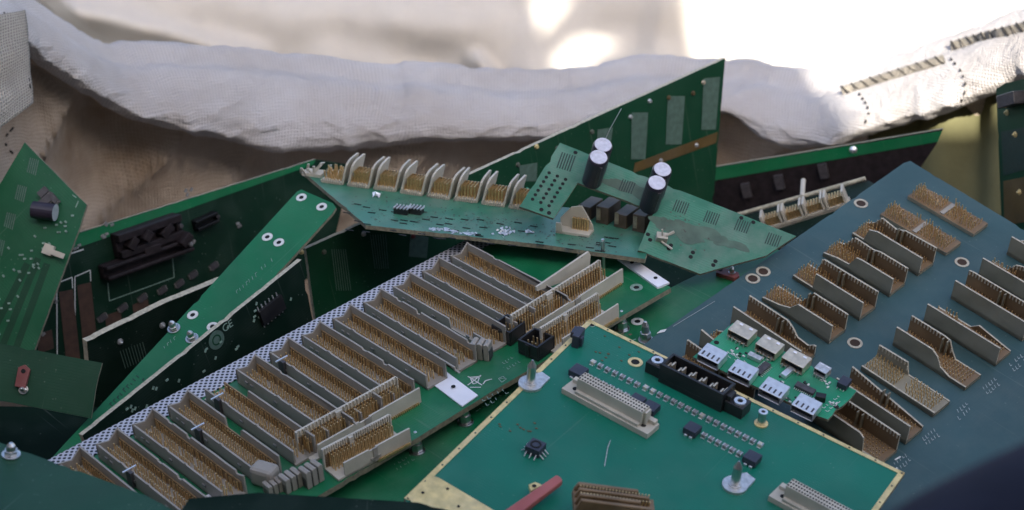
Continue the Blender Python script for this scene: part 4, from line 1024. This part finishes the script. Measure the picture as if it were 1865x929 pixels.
# brown connectors seen in the notch
def brown_row():
    (ox, oy), (b0, b1) = D.L(1052, 398), D.L(1185, 428); a2 = math.atan2(b1 - oy, b0 - ox)
    for k in range(5):
        t = k / 4.0; m = MB(); m.box(0, .0075, 0, .016, 0, .008 + .002 * (k % 2), 0); m.box(.0005, .0030, -.0006, 0, .002, .009, 1)
        m.build('brown_connector', ['murky_plastic', 'laminate_edge'], D.root, bevel=.0005, loc=(ox + (b0 - ox) * t, oy + (b1 - oy) * t, 0), rz=a2)
brown_row()
ox, oy, a2, l = comp(D, (1012, 424), (1078, 434)); m = MB(); m.box(0, .019, 0, .009, 0, .0014, 0)
m.wall([(0, 0), (.019, 0), (.0185, .004), (.012, .0145), (.006, .013), (0, .006)], .008, .009, 0); m.wall([(0, 0), (.004, 0), (.003, .006), (0, .006)], 0, .001, 0)
o = m.build('pin_connector', 'ivory_plastic', D.root, loc=(ox, oy, 0), rz=a2)
m = MB()
for k in range(7):
    for b in range(3): m.spike(.008 + k * .0014, .0055 + b * .0008, .0014, .008, .0003)
m.build('pins', 'gold_pin', o)

# ------------------------------------------------------------------ E: board with four capacitors
Eb = Board((1020, 260, 1.0), (1450, 433, .985), (1275, 499, .964), 'circuit_board', 'notched green board with four dark electrolytic capacitors standing on it')
Eb.panel([(1020, 260), (1450, 430), (1395, 466), (1275, 499), (1162, 456), (1192, 384), (1052, 333), (1008, 398), (946, 376)], 'pale_board', .0016)
def cap(px, py, r=.0054, h=.0225):
    x, y = Eb.L(px, py); m = MB()
    m.cyl(x, y, .0003, h * .93, r, 0, 28); m.cyl(x, y, h * .93, h, r, 0, 28, r2=r * .86, top=1); m.ring(x, y, r * .55, r * .80, h, h + .0002, 1, 28)
    m.box(x + r * .2, x + r * .75, y - r * .9, y - r * .72, h * .1, h * .9, 2)
    return m.build('capacitor', ['capacitor_sleeve', 'capacitor_top', 'chip_dark'], Eb.root)
cap(1078, 330); cap(1086, 308); cap(1182, 376); cap(1192, 352)
for r_ in range(7):
    for c_ in range(3):
        q = Eb.L(1001 - 5.0 * r_ + 15 * c_ - 1, 315 + 8.0 * r_ + 6 * c_); m = MB(); m.cyl(q[0], q[1], .00005, .0002, .0010, 0, 10); m.build('drill_hole', 'hole_dark', Eb.root)
for px, py in ((1048, 278), (1180, 427), (1184, 437), (1222, 447), (1218, 453), (1262, 460), (1258, 468), (1303, 476), (1299, 483), (986, 382), (1350, 397), (1372, 405), (1000, 388)):
    q = Eb.L(px, py); m = MB(); m.cyl(q[0], q[1], .00005, .0002, .0012, 0, 10); m.build('drill_hole', 'hole_dark', Eb.root)
def tracefan(Bd, pxs, n, matname, w=.0005, name='trace_bundle'):
    """n printed runs between the left and right sides of a four pointed area"""
    tl, tr, br, bl = pxs; m = MB()
    for k in range(n):
        t = (k + .5) / n; a = (tl[0] + (tr[0] - tl[0]) * t, tl[1] + (tr[1] - tl[1]) * t); b = (bl[0] + (br[0] - bl[0]) * t, bl[1] + (br[1] - bl[1]) * t)
        m.line(Bd.L(*a), Bd.L(*b), w, .0001)
    return m.build(name, matname, Bd.root)
tracefan(Eb, [(1022, 277), (1050, 285), (1040, 313), (1012, 305)], 6, 'dark_trace', .0007)
for cx, cy in ((1142, 341), (1240, 378), (1296, 398), (1352, 413), (1408, 438)): tracefan(Eb, [(cx - 9, cy - 15), (cx + 17, cy - 7), (cx + 9, cy + 13), (cx - 17, cy + 5)], 6, 'dark_trace', .0006)
q = Eb.L(1204, 436); m = MB(); m.at(q[0], q[1], .3); m.box(-.003, .003, -.002, .002, 0, .004, 0); m.tube([(.002, 0, .004), (.006, .002, .006)], .0008, 0); m.tube([(0, -.002, .001), (.006, -.006, .001)], .0006, 0); m.tube([(0, 0, .004), (-.001, .001, .008)], .0005, 0); m.build('plastic_clip', 'ivory_plastic', Eb.root)
def stain(Bd, px, py, rx, ry, z, seed):
    q = Bd.L(px, py); rg = random.Random(seed); ph = [rg.uniform(0, 6.28) for _ in range(4)]; m = MB(); pts = []
    for k in range(48):
        a = k * math.pi / 24; f = 1 + .28 * math.sin(2 * a + ph[0]) + .2 * math.sin(3 * a + ph[1]) + .13 * math.sin(7 * a + ph[2]) + rg.uniform(-.05, .05)
        pts.append((q[0] + rx * f * math.cos(a), q[1] + ry * f * math.sin(a)))
    m.prism(pts, z, z + .00004, 0); return m.build('dirt_stain', 'stain', Bd.root)
stain(Eb, 1222, 412, .009, .006, .00006, 1); stain(Eb, 1262, 424, .014, .006, .00013, 2); stain(Eb, 1150, 345, .012, .005, .00006, 3); stain(Eb, 1320, 440, .010, .004, .00006, 4)
blob(Eb, 1235, 415, 40, .007, 'grime', 'grime', 9, .0001)
x, y = Eb.L(1086, 290); m = MB(); m.tube([(x, y, .0), (x + .002, y + .006, .022), (x + .004, y + .012, .034)], .00025, 0, 5); m.build('wire_end', 'tin', Eb.root)

# ------------------------------------------------------------------ G: large board standing in the middle
G = Board((1320, 106, 1.17), (557, 455, 1.03), (1298, 370, 1.20), 'circuit_board', 'large dark green board standing on edge with its pointed corner against the sunlit cloth')
G.panel([(1321, 106), (557, 453), (566, 520), (585, 660), (900, 640), (1290, 480), (1299, 370)], 'deep_board', .0030, edge='pale_edge')
for q in ([(1150, 205), (1180, 205), (1175, 290), (1149, 290)], [(1216, 175), (1247, 175), (1241, 263), (1212, 263)], [(1281, 143), (1311, 140), (1303, 236), (1277, 236)], [(945, 302), (978, 296), (977, 330), (948, 330)], [(1088, 236), (1116, 232), (1112, 258), (1086, 262)], [(747, 424), (780, 432), (777, 470), (744, 467)]):
    G.quad(q, 'trace_grey', 'trace_bundle')
tracefan(G, [(602, 454), (631, 454), (641, 529), (611, 529)], 7, 'trace_grey'); tracefan(G, [(672, 427), (704, 427), (709, 489), (681, 489)], 7, 'trace_grey')
G.quad([(1307, 240), (1304, 260), (1153, 315), (1156, 297)], 'rust_band', 'copper_band')
for px, py, mm in ((977, 267, 'gold_plate'), (1183, 184, 'bright_tin'), (1218, 178, 'rust_band'), (1281, 150, 'warm_tin'), (1268, 264, 'bright_tin'), (943, 300, 'grime'), (1078, 240, 'grime'), (1148, 213, 'tin'), (1203, 292, 'tin'), (662, 426, 'tin'), (590, 459, 'grime'), (549, 459, 'gold_plate'), (752, 430, 'red_plastic'), (1262, 170, 'rust_band'), (1015, 270, 'grime')):
    q = G.L(px, py); m = MB(); m.cyl(q[0], q[1], 0, .0014, .0016, 0, 10, r2=.0010); m.build('solder_joint', mm, G.root)

# ------------------------------------------------------------------ J, K: the two narrow boards at the left of the mesh strip
J = Board((545, 347, 1.035), (612, 377, 1.02), (115, 811, .925), 'strip_board', 'narrow bright green strip board with ringed holes leaning up to the left')
J.panel([(541, 349), (549, 345), (606, 370), (612, 378), (606, 388), (300, 725), (190, 850), (80, 850), (115, 811), (160, 763)], 'strip_board', .0018)
for px, py in ((549, 360), (586, 377), (487, 432), (508, 442), (351, 574), (387, 595)): J.hole(px, py, .0014, .0031)
J.screw(317, 599, .0027, .0048); J.screw(350, 617, .0027, .0048)
for px, py in ((432, 535), (455, 515), (478, 492), (300, 635)): ticks(J, px, py, 6, -5, 4, -2, -6, 1, matname='faint_print')
ticks(J, 205, 740, 6, -6.5, 9, -5, -4, 2, 10, 7, matname='dark_trace', w=.0005)
K = Board((158, 787, .885), (549, 474, .975), (570, 580, .990), 'circuit_board', 'dark board standing on edge behind the mesh strip with a printed CE mark')
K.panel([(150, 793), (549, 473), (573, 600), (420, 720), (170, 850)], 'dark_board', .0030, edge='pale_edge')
fc = bpy.data.curves.new('printed_mark', 'FONT'); fc.body = 'CE'; fc.size = .0060; fc.extrude = .00005
ft = bpy.data.objects.new('printed_mark', fc); COL.objects.link(ft)
bpy.context.view_layer.update()
fm = bpy.data.meshes.new_from_object(ft.evaluated_get(bpy.context.evaluated_depsgraph_get())); bpy.data.objects.remove(ft)
fm.materials.clear(); fm.materials.append(MATS['faint_print'])
fo = bpy.data.objects.new('printed_mark', fm); COL.objects.link(fo); fo.parent = K.root
(ox, oy, an), l = K.place((407, 606), (436, 584)); fo.location = (ox, oy, .0002); fo.rotation_euler.z = an
q = K.L(394, 619); m = MB(); m.cyl(q[0], q[1], .0001, .0002, .0052, 0, 24); m.ring(q[0], q[1], .0022, .0030, .0002, .0003, 1, 16); m.build('printed_logo', ['trace_grey', 'deep_board'], K.root)
ox, oy, an, l = comp(K, (476, 592), (516, 560)); m = MB(); m.box(0, l, 0, .009, .0004, .0026, 0)
for k in range(6): m.box(l * (k + .3) / 6, l * (k + .3) / 6 + .0006, -.002, .011, .0002, .0007, 1)
m.build('chip', ['black_plastic', 'tin'], K.root, loc=(ox, oy, 0), rz=an)
rng = random.Random(21); m = MB()
for _ in range(34):
    t = rng.random(); a = 230 + 300 * t; b = 787 + (474 - 787) / (549 - 158) * (a - 158) + rng.uniform(12, 70); q = K.L(a, b); m = MB(); m.at(q[0], q[1], rng.choice((0, .8))); m.box(-.0009, .0009, -.0005, .0005, 0, .0005, 0); m.build('chip_component', 'faint_print', K.root)

# ------------------------------------------------------------------ left stack: L, low dark board, M, N, O
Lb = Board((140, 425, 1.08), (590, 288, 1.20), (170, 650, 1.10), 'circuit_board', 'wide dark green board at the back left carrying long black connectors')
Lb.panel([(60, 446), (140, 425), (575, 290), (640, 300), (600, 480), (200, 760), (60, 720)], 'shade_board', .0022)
def lbox(pa, pb, Wd, h, mats, name, bev=.0005):
    ox, oy, an, l = comp(Lb, pa, pb); m = MB(); m.box(0, l, 0, Wd, 0, h * .5, 0); m.box(0, l, 0, Wd * .3, h * .5, h, 0); m.box(0, l, Wd * .7, Wd, h * .5, h, 0); m.box(l * .92, l, 0, Wd, h * .5, h * .8, 0)
    m.cyl(l * .97, Wd * .5, h * .8, h, .0016, 1, 10)
    return m.build(name, mats, Lb.root, bevel=bev, loc=(ox, oy, 0), rz=an)
lbox((208, 468), (322, 428), .015, .010, ['murky_black', 'chip_dark'], 'slot_connector'); lbox((182, 508), (338, 452), .009, .011, ['murky_black', 'chip_top'], 'slot_connector', .001)
rng = random.Random(77)
for px, py in ((228, 440), (252, 426), (290, 418), (318, 432), (262, 452)):
    q = Lb.L(px, py); m = MB(); m.at(q[0], q[1], rng.uniform(0, 1)); w_ = rng.uniform(.003, .006); m.box(-w_, w_, -.002, .003, 0, rng.uniform(.010, .016), 0); m.build('broken_housing', 'murky_black', Lb.root, bevel=.0006); lbox((352, 420), (392, 402), .007, .006, ['black_plastic', 'chip_dark'], 'slot_connector')
for a, b in (((107, 532), (132, 527)), ((140, 520), (165, 514))):
    Lb.quad([(a[0], a[1]), (b[0], b[1]), (b[0] + 14, b[1] + 130), (a[0] + 14, a[1] + 135)], 'dim_copper', 'copper_strip')
    scribble(Lb, [[(a[0] - 3, a[1] + 130), (a[0] - 4, a[1] - 16), (b[0] - 1, b[1] - 22), (b[0], b[1] - 2)]], .0006)
for px, py in ((185, 578), (222, 560), (258, 542), (294, 528), (325, 516), (350, 500), (388, 484)):
    q = Lb.L(px, py); m = MB(); m.at(q[0], q[1], .3); m.box(-.0028, .0028, -.0018, .0018, 0, .002, 0); m.box(-.0034, -.0028, -.0014, .0014, 0, .0014, 1); m.box(.0028, .0034, -.0014, .0014, 0, .0014, 1); m.build('chip_component', ['chip_dark', 'chip_top'], Lb.root)
for px, py in ((205, 585), (255, 565), (80, 620)): Lb.quad([(px - 14, py - 10), (px + 14, py - 20), (px + 18, py + 14), (px - 10, py + 24)], 'dim_copper', 'copper_pad')
scribble(Lb, [[(196, 515), (199, 548), (317, 505), (314, 470)]], .0005, matname='faint_print'); scribble(Lb, [[(128, 462), (152, 454)], [(140, 446), (142, 452)]], .0008)
rng = random.Random(31); m = MB()
for cx, cy in ((140, 450), (185, 430), (196, 410), (340, 350), (430, 410), (345, 435), (100, 530), (95, 548), (48, 610), (75, 605)):
    for _ in range(3): q = Lb.L(cx + rng.uniform(-8, 8), cy + rng.uniform(-5, 5)); m = MB(); m.at(q[0], q[1], rng.uniform(0, 1)); m.box(-.0012, .0012, -.0007, .0007, 0, .001, 0); m.build('chip_component', 'chip_top', Lb.root)
Lb.quad([(62, 447), (140, 426), (574, 291), (570, 300), (150, 448), (64, 470)], 'strip_board', 'bare_rim')
Lo = Board((160, 622, .99), (400, 512, 1.045), (190, 760, 1.02), 'circuit_board', 'dark board with a worn pale top edge under the narrow strip board')
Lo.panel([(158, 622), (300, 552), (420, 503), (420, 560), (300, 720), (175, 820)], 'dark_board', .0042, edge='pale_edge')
tracefan(Lo, [(216, 640), (262, 622), (270, 652), (226, 672)], 9, 'trace_grey', .0004); Lo.screw(218, 622, .0014, .002, 'solder_joint', 'tin'); Lo.screw(295, 592, .0014, .002, 'solder_joint', 'tin')
Mb = Board((45, 260, 1.055), (157, 372, 1.045), (-60, 420, 1.05), 'circuit_board', 'green board with a pointed top corner standing at the far left edge')
Mb.panel([(45, 259), (158, 373), (146, 412), (62, 640), (20, 700), (-160, 700), (-120, 520), (0, 335)], 'left_board', .0022)
for cx, cy in ((62, 303), (40, 352), (20, 402), (0, 450)): tracefan(Mb, [(cx - 8, cy - 16), (cx + 10, cy - 11), (cx + 4, cy + 17), (cx - 14, cy + 10)], 5, 'trace_grey', .0006)
ox, oy, an, l = comp(Mb, (64, 397), (108, 403)); m = MB()
i0 = MB(); N_ = 20
for a, xx, rr in ((0, 0, .0050), (1, .0135, .0050)): i0.add([(xx, .004 + rr * math.cos(2 * math.pi * k / N_), .0052 + rr * math.sin(2 * math.pi * k / N_)) for k in range(N_)])
for k in range(N_): i0.face((k, (k + 1) % N_, N_ + (k + 1) % N_, N_ + k), 0)
i0.face(tuple(range(N_))[::-1], 1); i0.face(tuple(range(N_, 2 * N_)), 1); i0.build('capacitor', ['capacitor_sleeve', 'capacitor_top'], Mb.root, loc=(ox, oy, 0), rz=an)
for px, py, ww, hh in ((82, 352, .006, .004), (100, 362, .003, .007), (84, 370, .009, .005)):
    q = Mb.L(px, py); m = MB(); m.at(q[0], q[1], an + .9); m.box(-ww / 2, ww / 2, -hh / 2, hh / 2, 0, .004, 0); m.box(-ww / 2, ww / 2, -hh / 2 - .0008, -hh / 2, .001, .003, 1); m.build('terminal', ['chip_dark', 'chip_top'], Mb.root)
q = Mb.L(96, 458); m = MB(); m.at(q[0], q[1], .4); m.box(-.005, .001, -.003, .003, 0, .003, 0); m.wall([(0, .001), (.008, .002), (.010, .006), (.007, .0065), (.006, .004), (0, .004)], -.002, .001, 0); m.build('plastic_clip', 'ivory_plastic', Mb.root)
rng = random.Random(6); m = MB()
for _ in range(40):
    t = rng.random(); s = rng.random(); q = Mb.L(130 - 150 * t + 10 * s, 390 + 250 * t * (.3 + .7 * s)); m = MB(); m.at(q[0], q[1], rng.choice((0, .8))); m.box(-.0008, .0008, -.0005, .0005, 0, .0008, 0); m.build('chip_component', 'faint_print', Mb.root)
for (a, b) in (((70, 470), (-20, 690)), ((86, 480), (20, 660)), ((50, 480), (-60, 700))):
    m = MB(); m.line(Mb.L(*a), Mb.L(*b), .004, .0001); m.build('copper_track', 'deep_board', Mb.root)
scribble(Mb, [[(138, 378), (143, 366)], [(132, 355), (139, 360)]], .0006, matname='faint_print')
Nb = Board((0, 625, .93), (185, 662, .93), (0, 735, .925), 'circuit_board', 'green board with a rust red lever and a screw at the left edge')
Nb.panel([(-80, 608), (0, 625), (186, 661), (176, 700), (166, 762), (0, 730), (-80, 716)], 'deep_board', .0020)
ox, oy, an, l = comp(Nb, (38, 706), (46, 672)); m = MB(); m.prism([(0, -.0028), (l, -.003), (l + .002, 0), (l, .003), (0, .0026)], .0002, .0028, 0); m.cyl(l * .85, 0, .0028, .003, .0012, 1, 12); m.build('lever', ['red_plastic', 'hole_dark'], Nb.root, bevel=.0004, loc=(ox, oy, 0), rz=an); Nb.screw(43, 710, .0018, .0045)
Ob = Board((0, 808, .78), (270, 905, .76), (0, 929, .74), 'circuit_board', 'blurred green board with a screw in the lower left corner closest to the lens')
Ob.panel([(-160, 752), (0, 806), (268, 903), (335, 940), (300, 1080), (-160, 1080)], 'deep_board', .0022)
Ob.screw(20, 829, .0030, .005)
Ox = Board((330, 912, .76), (560, 905, .76), (340, 1000, .74), 'circuit_board', 'dark blurred board edge at the bottom left under the white blocks')
Ox.panel([(325, 935), (345, 908), (470, 897), (760, 915), (900, 950), (800, 1060), (320, 1060)], 'dark_board', .002)

# ------------------------------------------------------------------ right back: P, Q, R
Pb = Board((1310, 302, 1.24), (1718, 236, 1.19), (1310, 420, 1.26), 'circuit_board', 'dark board with a bright green top rim standing at the back right')
Pb.panel([(1290, 306), (1718, 235), (1706, 262), (1650, 345), (1500, 520), (1290, 520)], 'murky_black', .0022)
Pb.quad([(1292, 307), (1716, 238), (1708, 258), (1292, 330)], 'strip_board', 'bare_rim')
q = Pb.L(1554, 273); m = MB(); m.at(q[0], q[1]); m.cyl(0, 0, 0, .002, .003, 0, 14, r2=.001); m.build('solder_joint', 'bright_tin', Pb.root)
for px, py in ((1500, 310), (1420, 330), (1360, 345)): q = Pb.L(px, py); m = MB(); m.box(q[0] - .003, q[0] + .003, q[1] - .005, q[1] + .005, 0, .003); m.build('component', 'chip_dark', Pb.root)
Qb = Board((1330, 396, 1.16), (1580, 330, 1.12), (1350, 440, 1.12), 'circuit_board', 'narrow board edge with white pin connectors between the dark board and the blue board')
Qb.panel([(1320, 398), (1582, 329), (1640, 360), (1560, 440), (1340, 450)], 'dark_board', .0025)
ox, oy, an, L_ = comp(Qb, (1394, 424), (1548, 376))
for k in range(4):
    m = MB(); w = L_ / 4
    m.box(0, w, 0, .011, 0, .0016, 0); m.box(0, .0014, 0, .011, 0, .011, 0); m.box(w - .0022, w - .0008, 0, .011, 0, .011, 0); m.box(0, w, 0, .0010, 0, .003, 0)
    o = m.build('pin_connector', 'ivory_plastic', Qb.root, loc=(ox + math.cos(an) * w * k, oy + math.sin(an) * w * k, 0), rz=an)
    m = MB()
    for a in range(5):
        for b in range(4): m.spike(.0028 + a * (w - .006) / 4, .002 + b * .0024, .0016, .008, .0005)
    m.build('pins', 'gold_pin', o)
a_, b_, c_, d_ = Qb.L(1338, 398), Qb.L(1578, 330), Qb.L(1464, 366), Qb.L(1466, 336)
m = MB(); m.tube([(a_[0], a_[1], .002), (b_[0], b_[1], .002)], .0014, 0, 8); m.build('rail', 'pale_edge', Qb.root)
m = MB(); m.tube([(c_[0], c_[1], .003), (d_[0], d_[1], .003)], .0016, 0, 8); m.build('end_post', 'ivory_plastic', Qb.root)
Rb = Board((1815, 160, 1.12), (1880, 140, 1.08), (1822, 400, 1.13), 'circuit_board', 'upright green board cut off by the right edge of the photo')
Rb.panel([(1814, 162), (1830, 152), (1960, 120), (1960, 470), (1826, 455)], 'deep_board', .0022)
Rb.quad([(1824, 240), (1900, 225), (1900, 300), (1828, 320)], 'dark_trace', 'dark_area'); Rb.quad([(1828, 330), (1900, 315), (1900, 400), (1830, 410)], 'rust_band', 'copper_area')
ox, oy, an, l = comp(Rb, (1836, 185), (1880, 172)); m = MB(); m.box(0, .02, -.004, .004, 0, .008); m.build('component', 'chip_dark', Rb.root, bevel=.0006, loc=(ox, oy, 0), rz=an)
for px, py in ((1850, 245), (1835, 205), (1858, 350)): Rb.screw(px, py, .0014, .002, 'solder_joint', 'gold_plate')

# ------------------------------------------------------------------ dark board added under the heap, standing in for shade in the gaps
Zb = Board((85, 840, .8621 * 1.12), (850, 437, 1.0103 * 1.12), (761, 799, .8601 * 1.12), 'circuit_board', 'dark board added deep under the heap to stand in for shade in the gaps')
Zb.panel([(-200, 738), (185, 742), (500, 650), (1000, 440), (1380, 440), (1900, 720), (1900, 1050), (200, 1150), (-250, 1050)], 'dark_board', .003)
g, uv = patch([(-500, -300, 1.95), (420, -300, 1.95), (420, 260, 1.95), (-500, 260, 1.95)], 30, 20, lambda s, t: .03 * noise.noise(Vector((s * 5, t * 3, 4))))
mat('grey_cloth', (0.20, 0.20, 0.195), 0.9, var=0.15, scale=8, bump=0.2, bscale=300)
o4 = sheet('grey_cloth', g, uv, 'grey_cloth')
sd = o4.modifiers.new('thickness', 'SOLIDIFY'); sd.thickness = 0.003
tag(o4, 'plain grey cloth showing in the upper left corner behind the pale cloth', 'cloth')
